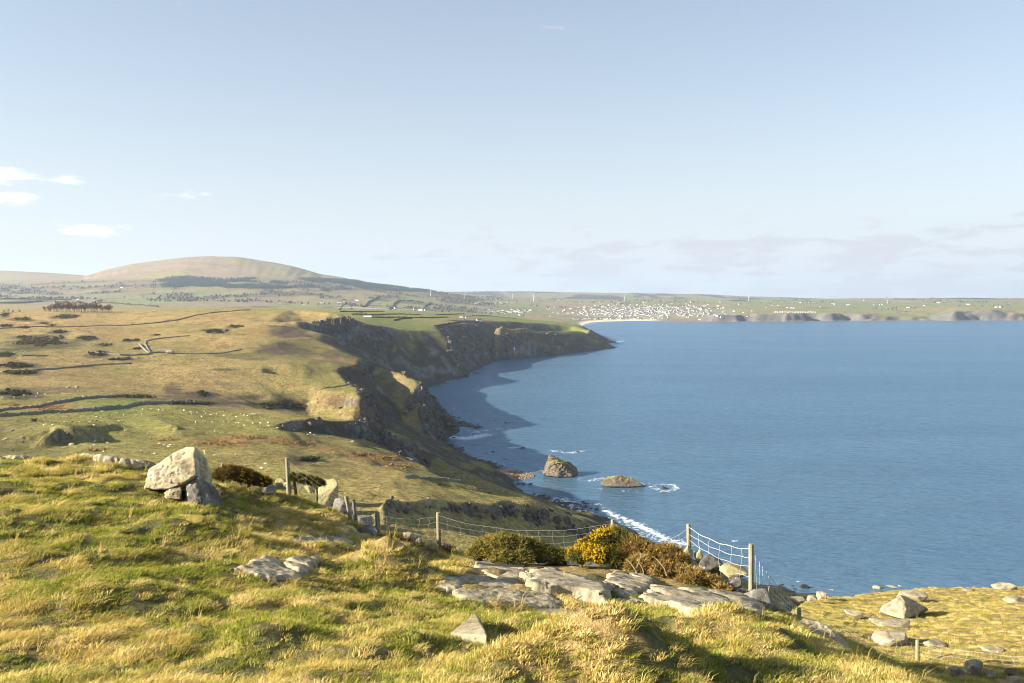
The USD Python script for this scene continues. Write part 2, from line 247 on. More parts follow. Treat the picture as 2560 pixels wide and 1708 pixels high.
line([(150, 694, 8900), (210, 690, 9000), (260, 676, 9000), (327, 660, 9000), (408, 648, 9000), (463, 642, 9000), (534, 639, 9000), (599, 641, 9000), (640, 648, 9000), (727, 664, 8950), (803, 686, 8900), (858, 694, 8850), (912, 709, 8800), (994, 718, 8700), (1076, 729, 8600), (1157, 740, 9000), (1212, 744, 9600), (1300, 747, 10200), (1600, 749, 10300), (1800, 750, 10300), (1950, 749, 10300), (2100, 747, 10300), (2400, 744, 10300), (2560, 746, 10300), (2900, 746, 10300)])
line([(-300, 674, 11500), (0, 676, 11500), (100, 681, 11500), (210, 690, 11600), (330, 700, 11600), (600, 690, 11600), (900, 720, 11600), (1150, 745, 12000), (1600, 755, 12000), (2000, 756, 12000), (2500, 754, 12000), (2900, 756, 12000)])
line([(-300, 700, 16000), (600, 720, 16000), (1000, 735, 16000), (1150, 730, 16000), (1300, 729, 16000), (1450, 731, 16000), (1600, 733, 16000), (1750, 736, 16000), (1900, 742, 16000), (2100, 750, 16000), (2900, 755, 16000)])
line([(-300, 715, 18500), (1300, 735, 18500), (2900, 760, 18500)])
for y in (7, 15, 40, 120, 350, 900, 2000, 5000, 12000):      # carry the edges outwards
    pass
C = np.array(ctrl)
_lin = LinearNDInterpolator(C[:, :2] * [1, .6], C[:, 2]); _near = NearestNDInterpolator(C[:, :2] * [1, .6], C[:, 2])
def base_height(A, L):
    q = np.stack([A, L * .6], -1); z = _lin(q); bad = np.isnan(z)
    if bad.any(): z[bad] = _near(q[bad])
    return z

class Grid:
    """height field fanning out from behind the eye: A = x / (y + AP), L = log(y + AP)"""
    def __init__(s, a, na, y0, y1, nl, blur, warp=0.0, ws=1.0):
        s.A, s.L = np.linspace(-a, a, na), np.linspace(math.log(y0 + AP), math.log(y1 + AP), nl)
        s.AA, s.LL = np.meshgrid(s.A, s.L)
        s.Y = np.exp(s.LL) - AP; s.X = s.AA * (s.Y + AP)
        s.base = gaussian_filter(s.warped(warp, ws), blur, mode='nearest'); s.Z = s.base.copy()
    def warped(s, k, ws):
        """survey with its edges made irregular, by up to k metres"""
        if not k: return base_height(s.AA, s.LL)
        r = s.Y + AP; q = k * sm(s.Y, 200, 320) * (1 if ws == 1 else sm(s.AA, .2, .26) * sm(s.Y, 6800, 6200))
        wx = q * (n2(s.X, s.Y, 36 * ws, 101, 3) + .3 * n2(s.X, s.Y, 11 * ws, 102, 3)); wy = q * (n2(s.X, s.Y, 32 * ws, 103, 3) + .3 * n2(s.X, s.Y, 10 * ws, 104, 3)) * 1.5
        return base_height(s.AA + wx / r, s.LL + wy / r)
    def slope(s, z=None):
        z = s.Z if z is None else z
        zl, za = np.gradient(z, s.L, s.A); r = s.Y + AP
        gx = za / r; gy = (zl - za * s.AA) / r
        return gx, gy
    def at(s, x, y):
        x, y = np.asarray(x, float), np.asarray(y, float)
        i = (np.log(np.maximum(y + AP, .1)) - s.L[0]) / (s.L[1] - s.L[0]); j = (x / (y + AP) - s.A[0]) / (s.A[1] - s.A[0])
        return map_coordinates(s.Z, [np.atleast_1d(i), np.atleast_1d(j)], order=1, mode='nearest').reshape(np.shape(i))
    def inside(s, y): return (y >= math.exp(s.L[0]) - AP) & (y <= math.exp(s.L[-1]) - AP)
    def mesh(s, keep=None):
        n, m = s.Z.shape
        i = np.arange(n * m).reshape(n, m)
        q = np.stack([i[:-1, :-1], i[:-1, 1:], i[1:, 1:], i[1:, :-1]], -1).reshape(-1, 4)
        v = np.stack([s.X, s.Y, s.Z], -1).reshape(-1, 3)
        if keep is not None:
            q = q[keep.reshape(-1)[q].any(1)]; used = np.unique(q); new = np.full(len(v), -1); new[used] = np.arange(len(used))
            return v[used], new[q], used
        return v, q, np.arange(len(v))

near = Grid(0.95, 640, -3.0, 66.0, 540, 1.2)
mid = Grid(0.78, 780, 64.0, 4600.0, 680, 0.7, 6.0)
far = Grid(0.78, 640, 4450.0, 18000.0, 240, 0.6, 115.0, 3.6)
GRIDS = (near, mid, far)
def ground(x, y):
    x, y = np.broadcast_arrays(np.asarray(x, float), np.asarray(y, float))
    z = near.at(x, y)
    z = np.where(y > 65.0, mid.at(x, y), z)
    return np.where(y > 4520.0, far.at(x, y), z)
_D = np.exp(np.linspace(math.log(3.0), math.log(17500.0), 5200))
def hit(px, py, dmin=3.0):
    """where the sight line through a photo pixel meets the land"""
    a, s = ray(px, py); d = _D[_D >= dmin]
    below = H + s * d < ground(a * d, d)
    i = int(np.argmax(below))
    if not below.any(): return None
    lo, hi = d[max(i - 1, 0)], d[i]
    for _ in range(12):
        m = (lo + hi) / 2
        if H + s * m < float(ground(a * m, m)): hi = m
        else: lo = m
    return np.array([a * hi, hi, float(ground(a * hi, hi))])
def project(x, y, z):
    """photo pixel of a point"""
    c, s = math.cos(PITCH), math.sin(PITCH)
    w = y * c - (z - H) * s
    return CX + F * x / w, CY - F * (y * s + (z - H) * c) / w

# ------------------------------------------------------------------ relief of the land
X, Y = near.X, near.Y
fade = sm(np.hypot(X, Y), 3, 7)
t1, t2, t3 = n2(X, Y, 1.5, 3, 3), n2(X * .8 + Y * .25, Y * 1.2, .62, 5, 3), n2(X, Y, .22, 8, 2)
near.Z += n2(X, Y, 6.0, 2, 3) * .16 + fade * (.13 * np.maximum(t1, -.35) + .125 * np.maximum(t2, -.22) + .035 * t3)
MOUNDS = [(120, 1140, .9, .34), (1005, 1430, .8, .62), (1085, 1400, .5, .28), (815, 1385, .5, .22), (560, 1245, .5, .25), (1400, 1570, .8, .22), (1490, 1545, 1.3, -.42), (1500, 1600, 1.0, -.2), (1640, 1655, .6, .2), (1720, 1600, .7, .26), (1860, 1590, .8, .42), (1480, 1650, .8, .36), (1640, 1665, .8, .4), (1960, 1620, .6, .25), (1050, 1620, .5, .2), (690, 1600, .45, .2), (1280, 1660, .5, .2)]
for px, py, r, h in MOUNDS:
    m = hit(px, py)
    q = ((X - m[0] + r * .3) / r) ** 2 + ((Y - m[1]) / r) ** 2
    near.Z += h * np.exp(-q * 1.6)
X, Y = mid.X, mid.Y
gx, gy = mid.slope(mid.base); steep = np.hypot(gx, gy)
cliff = sm(gaussian_filter(steep, 1.5), .55, 1.1)
dist = np.hypot(X, Y)
amp = sm(dist, 100, 260)
rid = 1 - np.abs(n2(X + .35 * mid.Z, Y - .3 * mid.Z, 34, 11, 4)) * 2
mid.Z += amp * (n2(X, Y, 75, 12, 4) * 2.6 + n2(X, Y, 26, 18, 3) * .9 + n2(X, Y, 9, 13, 3) * .38) * (1 - .5 * cliff) * sm(Y, 1900, 1500) + amp * sm(Y, 1500, 1900) * n2(X, Y, 60, 12, 4) * 1.2
amp = amp * sm(Y, 380, 700)
mid.Z += cliff * sm(Y, 1450, 1900) * (1 - np.abs(n2(X + .5 * mid.Z, Y - .4 * mid.Z, 75, 19, 3)) * 2) * 7 * np.clip(mid.base / 20, 0, 1)
mid.Z += cliff * amp * (rid * 3.4 + n2(X, Y, 11, 14, 3) * 1.6) * np.clip(mid.base / 14, 0, 1)
for step, k, sd in ((13.0, .75, 16), (5.0, .55, 17)):        # beds of rock standing out as ledges
    nb = 5 * n2(X, Y, 45, sd, 3) + 1.5 * n2(X, Y, 9, sd + 2, 2); t = (mid.Z + nb) / step; ft = np.floor(t)
    led = step * (ft + sm(t - ft, .45, .95)) - nb
    m = cliff * amp * k * np.clip(mid.base / 10, 0, 1) * sm(n2(X, Y, 70, sd + 4, 2), -.6, .1)
    mid.Z = mid.Z * (1 - m) + led * m
mid.Z += np.where((mid.base < 4) & (mid.base > -5), n2(X, Y, 7, 15, 3) * 1.1, 0) * amp
X, Y = far.X, far.Y
farcliff = np.exp(-((far.base - 25) / 22) ** 2) * sm(np.hypot(*far.slope(far.base)), .12, .3)
far.Z += np.where(far.base > 60, n2(X, Y, 500, 21, 4) * 9 + n2(X, Y, 140, 22, 3) * 2.5, n2(X, Y, 160, 22, 3) * 2.2 * sm(far.base, 4, 20))
rf = 1 - np.abs(n2(X * 1.0, Y * .35, 150, 24, 3)) * 2.2
far.Z += sm(far.base, 3, 20) * sm(70 + 0 * far.base, 0, 1) * np.where((X > 900) & (Y < 6000) & (far.base < 70), rf * 9, 0)

# ------------------------------------------------------------------ colour of the land (plain surface colours, no light or shade)
STRAW, MOOR, PASTURE, LUSH, OLIVE, BRACKEN, HEATH, ROCK, DARKROCK, SAND, SOIL = (np.array(c) for c in (
    (.325, .228, .09), (.245, .172, .066), (.185, .17, .043), (.14, .165, .038), (.12, .105, .036), (.23, .14, .05), (.085, .06, .035), (.16, .145, .125), (.045, .042, .04), (.55, .47, .36), (.19, .13, .08)))
def blend(c, k, m): return c * (1 - m[..., None]) + k * m[..., None]
def paint(g, marks, power=3.0):
    """inverse-distance mix of colours marked at photo pixels, in the fan's own coordinates"""
    w = 0; out = 0
    for px, py, c in marks:
        m = hit(px, py)
        a, l = m[0] / (m[1] + AP), math.log(m[1] + AP)
        k = 1 / (((g.AA - a) * 1.0) ** 2 + ((g.LL - l) * .35) ** 2 + 2e-4) ** (power / 2)
        w = w + k; out = out + k[..., None] * c
    return out / w[..., None]
mixd = lambda a, b, t=.5: a * (1 - t) + b * t
marks = [(100, 1020, PASTURE), (300, 1010, LUSH), (450, 1030, PASTURE), (200, 1060, PASTURE), (560, 1060, PASTURE), (30, 1080, OLIVE), (650, 1100, PASTURE), (740, 1140, mixd(PASTURE, STRAW)), (860, 1180, mixd(PASTURE, STRAW, .4)), (950, 1200, mixd(PASTURE, STRAW, .6)), (1100, 1200, PASTURE), (1000, 1300, mixd(PASTURE, STRAW, .45)), (1250, 1350, mixd(PASTURE, STRAW, .4)), (700, 1220, PASTURE), (640, 1140, mixd(PASTURE, STRAW, .4)),
         (700, 960, mixd(PASTURE, STRAW, .3)), (850, 965, PASTURE), (640, 990, mixd(PASTURE, STRAW, .5)), (300, 960, MOOR), (100, 960, MOOR), (480, 985, MOOR), (560, 945, STRAW), (420, 920, STRAW), (200, 930, MOOR), (100, 900, MOOR), (60, 890, PASTURE), (300, 870, mixd(MOOR, PASTURE)), (480, 870, mixd(PASTURE, MOOR)), (560, 830, STRAW), (300, 830, MOOR), (150, 810, STRAW), (400, 800, STRAW), (600, 800, STRAW), (700, 790, STRAW), (600, 785, MOOR), (750, 790, STRAW), (450, 820, mixd(STRAW, PASTURE)), (20, 800, STRAW), (100, 790, STRAW), (740, 870, OLIVE), (850, 900, OLIVE), (800, 860, mixd(OLIVE, STRAW)), (910, 920, OLIVE), (700, 776, LUSH), (640, 775, LUSH),
         (960, 800, LUSH), (1050, 810, LUSH), (1100, 795, PASTURE), (1000, 790, PASTURE), (1250, 806, LUSH), (1400, 820, LUSH), (1150, 785, PASTURE), (960, 785, PASTURE), (1080, 783, LUSH), (1300, 800, LUSH), (1130, 815, SOIL), (1215, 806, SOIL)]
SC = [('largest dark gorse patch on the moor at left', 100, 856, 74, 16, 120, .12, 1.7), ('yellow tipped tongue at the top of the largest gorse patch', 145, 830, 20, 5, 16, .9, 1.5), ('gorse arm reaching right from the largest patch', 215, 845, 30, 6, 26, .25, 1.6), ('dark gorse clump at the left edge below the largest patch', 15, 886, 26, 8, 26, .05, 1.7), ('long gorse strip at left above the thin moor wall', 45, 914, 46, 7, 36, .08, 1.7), ('gorse strip along the left end of the thin moor wall', 55, 932, 48, 5, 34, .05, 1.6),
    ('gorse with yellow flowers at the far left under the trees', 12, 788, 14, 5, 18, .5, 1.8), ('yellow flowering gorse strip below the first trees', 55, 798, 24, 4, 20, .8, 1.7), ('gorse bank under the grove', 165, 792, 36, 5, 40, .08, 1.9), ('small gorse pair on the pale moor slope', 108, 808, 12, 2, 8, .4, 1.5), ('thin gorse streak right of the small pair', 132, 813, 14, 2, 8, .3, 1.4), ('yellow gorse on the long upper wall', 62, 819, 16, 3, 12, .8, 1.4), ('dim gorse bank left of the yellow wall gorse', 15, 815, 22, 4, 18, .1, 1.6),
    ('gorse bush strip left of the ruined wall', 245, 886, 28, 6, 30, .15, 1.6), ('gorse clumps above the ruined wall', 260, 863, 20, 4, 14, .1, 1.5), ('two joined bushes near the stone lane', 318, 851, 12, 4, 8, .5, 1.5), ('bush right of the two joined ones', 342, 850, 9, 3, 6, .5, 1.4), ('bush just left of the lane', 345, 872, 11, 3, 8, .2, 1.4), ('low bush line above the pen', 390, 838, 11, 2, 8, .0, 1.3), ('dark scrub streak under the ruined wall', 300, 899, 34, 4, 22, .05, 1.3),
    ('long gorse bank slanting up the bright slope', 533, 829, 34, 6, 46, .1, 1.5), ('upper end of the slanting gorse bank', 585, 816, 22, 4, 22, .25, 1.5), ('scrub under the sunlit cove cliff', 700, 1014, 62, 9, 60, .05, 1.3), ('yellow gorse in the scrub below the cove cliff', 755, 1016, 14, 5, 12, .7, 1.4), ('dark scrub along the foot of the moor slope', 480, 1008, 80, 5, 50, .0, 1.1), ('dark scrub bank at left above the pasture', 40, 984, 44, 9, 40, .0, 1.3), ('scrub in the dark nook of the moor slope', 505, 985, 14, 8, 12, .0, 1.2), ('rough scrub low on the moor slope at the centre left', 330, 992, 60, 4, 34, .0, 1.1),
    ('bramble clump in the rough pasture', 772, 1148, 30, 5, 22, .0, 1.0), ('single bush on the brow of the lowest pasture', 1098, 1211, 5, 2, 4, .3, .9), ('dark bush at the left of the green pasture', 85, 1053, 5, 2, 3, .0, 1.3)]
BR = [('rusty bracken bank in the green pasture at left', 125, 1018, 40, 7, 30), ('rusty bracken at the left edge of the pasture', 30, 1012, 30, 3, 14), ('longest rusty bracken drift below the slot', 560, 1110, 46, 8, 40), ('bracken drift right of the longest one', 620, 1095, 46, 6, 30), ('bracken streaks at the middle of the rough pasture', 720, 1108, 60, 7, 40), ('rusty drift at the right brow of the rough pasture', 960, 1146, 46, 9, 46), ('small rusty drift left of the brow', 905, 1136, 26, 5, 18), ('faint rusty drift below the brow drift', 1000, 1165, 50, 6, 24), ('small bracken drift by the hollow', 420, 1100, 34, 4, 16), ('tiny bracken tufts under the hollow', 240, 1126, 30, 4, 12)]
gx, gy = mid.slope(); steep = np.hypot(gx, gy)
X, Y = mid.X, mid.Y
col = paint(mid, marks)
a1, a2, a3 = n2(X, Y, 90, 31), n2(X, Y, 22, 32), n2(X, Y, 5, 33, 3)
inland = sm(Y, 640, 820) * sm(Y, 1900, 1700)
col = blend(col, STRAW * 1.02, sm(a1 + .5 * a2, .05, .55) * .55 * inland)
col = blend(col, PASTURE, sm(-a1 + .4 * a2, .1, .5) * .45 * inland)
col = blend(col, BRACKEN, sm(a2 + .7 * a1, .42, .62) * .75 * inland)
col = blend(col, OLIVE, sm(a2 - .5 * a1 + .4 * a3, .38, .7) * (.25 + .35 * inland))
def patch(px, py, w, h, c, k=1.0, soft=.35):
    """a patch of other growth round a photo pixel, w and h in photo pixels"""
    m = hit(px, py)
    r = (np.abs(PXM - px) < 2 * w) & (np.abs(PYM - py) < 2.2 * h + 4) & (np.abs(np.log(Y / m[1])) < .4)
    q = np.hypot((PXM[r] - px) / w, (PYM[r] - py) / h) + .8 * n2(X[r], Y[r], max(4, m[1] / 50), px % 97, 3)
    t = (sm(q, 1 + soft, 1 - soft) * k)[:, None]
    col[r] = col[r] * (1 - t) + c * t
PXM, PYM = project(mid.X, mid.Y, mid.Z)
for args in [(560, 1108, 80, 12, BRACKEN), (600, 1095, 60, 8, BRACKEN), (690, 1100, 60, 10, BRACKEN), (760, 1110, 50, 8, BRACKEN), (940, 1145, 60, 12, BRACKEN), (980, 1155, 50, 9, BRACKEN), (900, 1135, 40, 8, BRACKEN), (830, 1120, 50, 6, BRACKEN), (130, 1018, 60, 9, BRACKEN), (25, 1012, 30, 5, BRACKEN), (1010, 1170, 60, 6, BRACKEN, .6),
             (720, 830, 55, 15, HEATH), (695, 872, 62, 13, HEATH), (830, 885, 30, 9, HEATH, .7), (760, 880, 40, 7, HEATH, .6), (640, 828, 40, 9, BRACKEN, .7), (700, 1015, 65, 12, SOIL * .6), (760, 1022, 30, 12, SOIL * .6), (560, 1010, 90, 6, SOIL * .6), (330, 990, 90, 5, SOIL * .6), (500, 990, 40, 8, SOIL * .5), (40, 985, 70, 14, HEATH), (120, 975, 90, 8, SOIL * .6, .6), (430, 975, 20, 14, SOIL * .6), (470, 1000, 80, 8, HEATH, .8),
             (610, 890, 70, 10, OLIVE), (560, 925, 40, 3, OLIVE), (100, 858, 60, 12, HEATH * 1.6, .6), (1030, 1140, 30, 10, OLIVE, .6), (760, 1150, 40, 12, OLIVE, .7)]:
    patch(*args)
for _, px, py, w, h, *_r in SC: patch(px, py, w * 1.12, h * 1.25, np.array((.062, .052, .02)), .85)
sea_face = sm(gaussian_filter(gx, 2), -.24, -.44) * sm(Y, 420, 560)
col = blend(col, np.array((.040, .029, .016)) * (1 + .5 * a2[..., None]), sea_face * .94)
col = blend(col, np.array((.175, .135, .06)) * (1 + .5 * a3[..., None]), sm(steep, .42, .75) * (1 - sea_face) * .9)
rock_n = n2(X, Y, 18, 36, 4)
col = blend(col, np.array((.095, .09, .085)) * (.75 + .5 * n2(X, mid.Z * 3, 6, 37)[..., None]), sm(steep + .5 * rock_n, .95, 1.35) * .85)
col = blend(col, BRACKEN * .55, sm(steep, .45, .7) * sm(rock_n + a2 * .5, .15, .5) * .6)
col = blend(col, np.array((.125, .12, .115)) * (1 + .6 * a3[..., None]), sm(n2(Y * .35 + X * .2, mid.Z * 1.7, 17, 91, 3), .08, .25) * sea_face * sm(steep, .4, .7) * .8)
basalt = sm(Y, 1490, 1520) * sm(Y, 1760, 1730) * sm(mid.Z, 95, 108) * sm(steep, .5, .9)
col = blend(col, np.array((.12, .115, .11)) * (1 + .7 * n2(X, Y, 3.2, 38, 2)[..., None]), basalt)
strip = sm(mid.Z, 6, 2.2)
col = blend(col, DARKROCK * (1 + .6 * a3[..., None]), strip)
spit = sm(np.hypot((X - 12) / 26, (Y - 826) / 34), 1.2, .8) * sm(mid.Z, -2, 0)
col = blend(col, np.array((.34, .24, .17)), spit * (strip > 0))
col = col * (1 + .22 * n2(X, Y, 8, 71, 3) + .14 * n2(X * .6 + Y * .3, Y, 26, 72, 3))[..., None]
COL_MID = np.clip(col, .01, .9)

# fields on the far land: irregular plots with hedge lines between them
gx, gy = far.slope(); steep = np.hypot(gx, gy)
X, Y = far.X, far.Y
def plots(X, Y, cell, seed):
    r = np.random.default_rng(seed)
    n = int(26000 * 14000 / cell ** 2 / 3.5)
    s = np.stack([r.uniform(-14000, 14000, n), r.uniform(4000, 18500, n)], 1)
    wx, wy = X + 60 * n2(X, Y, 700, 41), Y + 60 * n2(X, Y, 700, 42)
    d, i = cKDTree(s * [1, .55]).query(np.stack([wx, wy * .55], -1), k=2, p=1)
    return i[..., 0], d[..., 1] - d[..., 0], r.uniform(0, 1, n)
idx, edge, rnd = plots(X, Y, 330, 5)
u = rnd[idx]
pal = np.array([mixd(PASTURE, LUSH), PASTURE * .95, LUSH, mixd(PASTURE, MOOR), LUSH * 1.1, mixd(MOOR, OLIVE, .4), PASTURE, SOIL * 1.1])
FIELD = pal[(u * 7.999).astype(int)]
FIELD = FIELD * .68 + np.array((.17, .155, .115)) * .32
colf = FIELD * (1 + .12 * n2(X, Y, 90, 43)[..., None])
colf = blend(colf, np.array((.05, .05, .03)), sm(edge, 16, 5) * (np.abs(Y - 0) < 9000) * sm(u, .05, .2) * .85)
hn = n2(X, Y, 260, 44, 4)
WOOD, CONIFER = np.array((.09, .075, .055)), np.array((.05, .06, .05))
PXF, PYF = project(far.X, far.Y, far.Z)
mount = sm(far.Z, 150, 185) * sm(PXF, 1250, 1050) * sm(Y, 6000, 6600)
colf = blend(colf, mixd(WOOD, MOOR, .45), mount * sm(hn, -.45, 0))
colf = blend(colf, WOOD, sm(hn + .3 * n2(X, Y, 90, 45), -.05, .15) * .85 * sm(Y, 5200, 5700) * sm(PXF, 1260, 1150) * sm(far.Z, 330, 270))
top = sm(far.Z, 285, 330) * sm(Y, 7300, 7700) * sm(Y, 10500, 9800)
colf = blend(colf, mixd(MOOR, np.array((.19, .15, .12)), .6) * (1 + .22 * n2(X * .4 + Y, Y, 260, 46)[..., None]), top)
colf = blend(colf, mixd(PASTURE, MOOR, .3), top * sm(n2(X, Y, 600, 47), .1, .4) * .7)
belt = sm(far.Z + 40 * n2(X, Y, 300, 81, 3), 185, 225) * sm(far.Z + 30 * n2(X, Y, 350, 82, 3), 325, 300) * sm(PXF, 350, 470) * sm(PXF, 1330, 1250) * sm(Y, 6500, 6800) * sm(Y, 9800, 9300)
belt2 = (1 - .9 * sm(n2(X, Y, 260, 84, 3), .0, .12) * sm(far.Z, 285, 265)) * sm(n2(X, Y, 420, 48, 3) + .25 * n2(X, Y, 120, 49), -.30 + .0, -.12)
CONIFERS = belt * belt2
colf = blend(colf, CONIFER, CONIFERS)
left = sm(PXF, 330, 200) * sm(Y, 9600, 10500)
colf = blend(colf, mixd(MOOR, OLIVE, .4), left)
ridge_w = sm(n2(X, Y * .2, 420, 50, 3), .05, .2) * sm(Y, 9300, 9800) * sm(PXF, 1150, 1220)
colf = blend(colf, WOOD * .6, ridge_w)
town = sm(np.hypot((PXF - 1640) / 210, (PYF - 783) / 17) + .5 * hn, 1.1, .8)
colf = blend(colf, np.array((.20, .18, .14)), town * .8)
scar = sm(steep, .22, .42) * sm(far.Z, 95, 70) * sm(PXF, 1560, 1720)
colf = blend(colf, np.array((.105, .10, .098)) * (1 + .5 * n2(X, Y * .3, 60, 51)[..., None]), scar)
beach = sm(far.Z, 7.5, 4) * sm(far.Z, -3, -1) * sm(PXF, 1440, 1456) * sm(PXF, 1670, 1600)
colf = blend(colf, np.array((.17, .14, .11)), sm(far.Z, 6, 3) * (1 - beach))
colf = blend(colf, SAND, beach)
COL_FAR = np.clip(colf, .01, .9)

X, Y = near.X, near.Y
g1, g2, g3 = n2(X, Y, 2.6, 61, 4), n2(X, Y, .5, 62, 3), n2(X, Y, 9, 63, 3)
coln = np.broadcast_to(mixd(PASTURE, SOIL, .25) * .7, X.shape + (3,)).copy()
coln = blend(coln, np.array((.085, .08, .026)), sm(-g2, .1, .25))
coln = blend(coln, STRAW * .9, sm(g1 + .5 * g2 + .3 * g3, -.05, .35) * .8)
terr = sm(Y, 22, 27) * sm(X / (Y + 1), .27, .33)
coln = blend(coln, mixd(STRAW, PASTURE, .35) * (1 + .25 * g2[..., None]), terr)
COL_NEAR = np.clip(coln, .01, .9)

# ------------------------------------------------------------------ materials
def rough_ground(name, scales, strength, dist, rough=.95, var=.5):
    n = {'a': ('attribute', {'attribute': 'col'}), 'g': ('geometry', {}), 'p': ('principled_bsdf', {'roughness': rough, 'specular_ior_level': .15}),
         'n1': ('noise_texture', {'scale': 1 / scales[0], 'detail': 5.0, 'roughness': .6}), 'n2': ('noise_texture', {'scale': 1 / scales[1], 'detail': 4.0, 'roughness': .65}),
         'm1': ('map_range', {'from_min': .3, 'from_max': .7, 'to_min': 1 - var, 'to_max': 1 + var, 'clamp': True}),
         'm2': ('map_range', {'from_min': .3, 'from_max': .7, 'to_min': 1 - var * .8, 'to_max': 1 + var * .8, 'clamp': True}),
         'k': ('math', {'math_type': 'multiply'}), 'v': ('vector_math', {'math_type': 'scale'}),
         'h': ('math', {'math_type': 'add'}), 'b': ('bump', {'strength': strength, 'distance': dist})}
    l = [('g.position', 'n1.vector'), ('g.position', 'n2.vector'), ('n1.fac', 'm1.value'), ('n2.fac', 'm2.value'), ('m1.result', 'k.value1'), ('m2.result', 'k.value2'),
         ('a.vector', 'v.vector1'), ('k.value', 'v.scale'), ('v.vector', 'p.base_color'), ('n1.fac', 'h.value1'), ('n2.fac', 'h.value2'), ('h.value', 'b.height'), ('b.normal', 'p.normal')]
    return usdkit.material(stage, f'/World/Looks/{name}', n, l, surface='p.BSDF')
M_MID = rough_ground('moorland', (2.6, .8), .8, 1.1, var=.5)
M_FAR = rough_ground('far_land', (60.0, 14.0), .35, 5.0, var=.22)
M_NEAR = rough_ground('turf', (.18, .05), .8, .05, var=.4)

def terrain(name, g, col, mat, label, keep=None):
    v, q, used = g.mesh(keep)
    obj(name, (v, q), mat, None, True, col.reshape(-1, 3)[used], label=label, kind='structure')
terrain('ground', near, COL_NEAR, M_NEAR, 'rough grassy hillside in the foreground falling to the right')
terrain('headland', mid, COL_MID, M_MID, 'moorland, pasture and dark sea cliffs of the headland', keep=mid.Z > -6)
terrain('hills', far, COL_FAR, M_FAR, 'distant farmland, long hill and cliffs beyond the bay', keep=far.Z > -6)

# ------------------------------------------------------------------ haze
usdkit.material(stage, '/World/Looks/haze', {'v': ('principled_volume', {'color': (.56, .69, .86), 'density': HAZE, 'anisotropy': .25})}, [], volume='v.volume')
hz = trimesh.creation.box([30000, 27000, 640]); hz.apply_translation([0, 8500, 620 - 320 - 35])
obj('haze', hz, '/World/Looks/haze', None, False, label='thin pale sea haze fading the far coast and hills', kind='stuff')

# ------------------------------------------------------------------ sea
sea_grid = Grid(0.80, 560, 250.0, 24000.0, 420, 0)
SX, SY = sea_grid.X, sea_grid.Y
def dist_to_poly(pxs, soft=1e9, d=None):
    q = np.array([PZ(px, py, 0.0)[:2] for px, py in pxs]); out = np.full(SX.shape, 1e9)
    for a, b in zip(q, q[1:]):
        ab = b - a; t = np.clip(((SX - a[0]) * ab[0] + (SY - a[1]) * ab[1]) / (ab @ ab + 1e-9), 0, 1)
        out = np.minimum(out, np.hypot(SX - a[0] - t * ab[0], SY - a[1] - t * ab[1]))
    return out
landz = ground(SX, SY)
shore = np.minimum(np.abs(landz - 0) * 2.2 + 1.5 * 0, 1e3)
foam = .46 * sm(landz, -1.5, -.1) * sm(SY, 3400, 2600)
SURF = [([(1400, 1250), (1440, 1272), (1485, 1300), (1530, 1322), (1580, 1345), (1640, 1375), (1690, 1400), (1760, 1435)], 13, 1.0), ([(1440, 1246), (1470, 1252), (1500, 1264)], 5, .8), ([(1507, 1275), (1540, 1290), (1580, 1305), (1620, 1325), (1660, 1345), (1720, 1362)], 5, 1.1), ([(1580, 1310), (1640, 1345), (1700, 1385)], 16, .6),
        ([(1125, 1092), (1165, 1097), (1215, 1087)], 15, 1.0), ([(1110, 1060), (1150, 1075), (1200, 1078)], 9, .6), ([(1130, 1012), (1150, 1040), (1190, 1058)], 9, .45), ([(1185, 1140), (1230, 1152), (1260, 1165)], 8, .6), ([(1110, 958), (1180, 935), (1225, 908)], 8, .55), ([(1180, 1082), (1215, 1076), (1272, 1070)], 5, .95), ([(1276, 1119), (1312, 1120)], 5, .95), ([(1355, 1200), (1400, 1206), (1452, 1202)], 3, .5), ([(1500, 1222), (1560, 1228), (1620, 1226)], 3, .6), ([(1300, 1222), (1345, 1240), (1400, 1256)], 6, .6), ([(1380, 1127), (1425, 1133), (1455, 1128)], 7, .85), ([(1375, 1144), (1408, 1145)], 3, .5), ([(1475, 1202), (1525, 1193)], 8, .75), ([(1585, 1205), (1620, 1215), (1660, 1229), (1692, 1223), (1682, 1212), (1640, 1210)], 6, .8), ([(1285, 1178), (1345, 1184)], 4, .6), ([(1355, 1168), (1352, 1178)], 4, .7), ([(1445, 1180), (1450, 1200)], 4, .5),
        ([(1140, 1140), (1180, 1152)], 8, .5), ([(1330, 1238), (1400, 1250)], 9, .4), ([(1235, 934), (1262, 933)], 6, .6), ([(1280, 888), (1345, 878)], 8, .8), ([(1290, 905), (1318, 906)], 5, .7), ([(1360, 866), (1410, 862)], 6, .6), ([(1485, 862), (1530, 858), (1560, 852)], 9, .9), ([(1510, 846), (1530, 845)], 7, .9), ([(1500, 830), (1560, 822)], 9, .4), ([(1395, 874), (1408, 873)], 4, .7), ([(1830, 1352), (1850, 1354)], 2, .7), ([(1960, 1448), (2000, 1452)], 4, .6), ([(1940, 1440), (1960, 1436)], 3, .5), ([(1210, 1010), (1240, 1010)], 6, .2), ([(1460, 814), (1490, 808), (1560, 804.5), (1640, 804.5)], 22, .6)]
for pxs, w, k in SURF: foam = np.maximum(foam, k * np.exp(-(dist_to_poly(pxs) / w) ** 2))
shallow = sm(landz, -6, -1) * sm(SY, 1100, 800)
v, q, used = sea_grid.mesh()
v = v.copy(); v[:, 2] = 0.0
wet = (landz < 7).reshape(-1)
q = q[wet[q].any(1)]
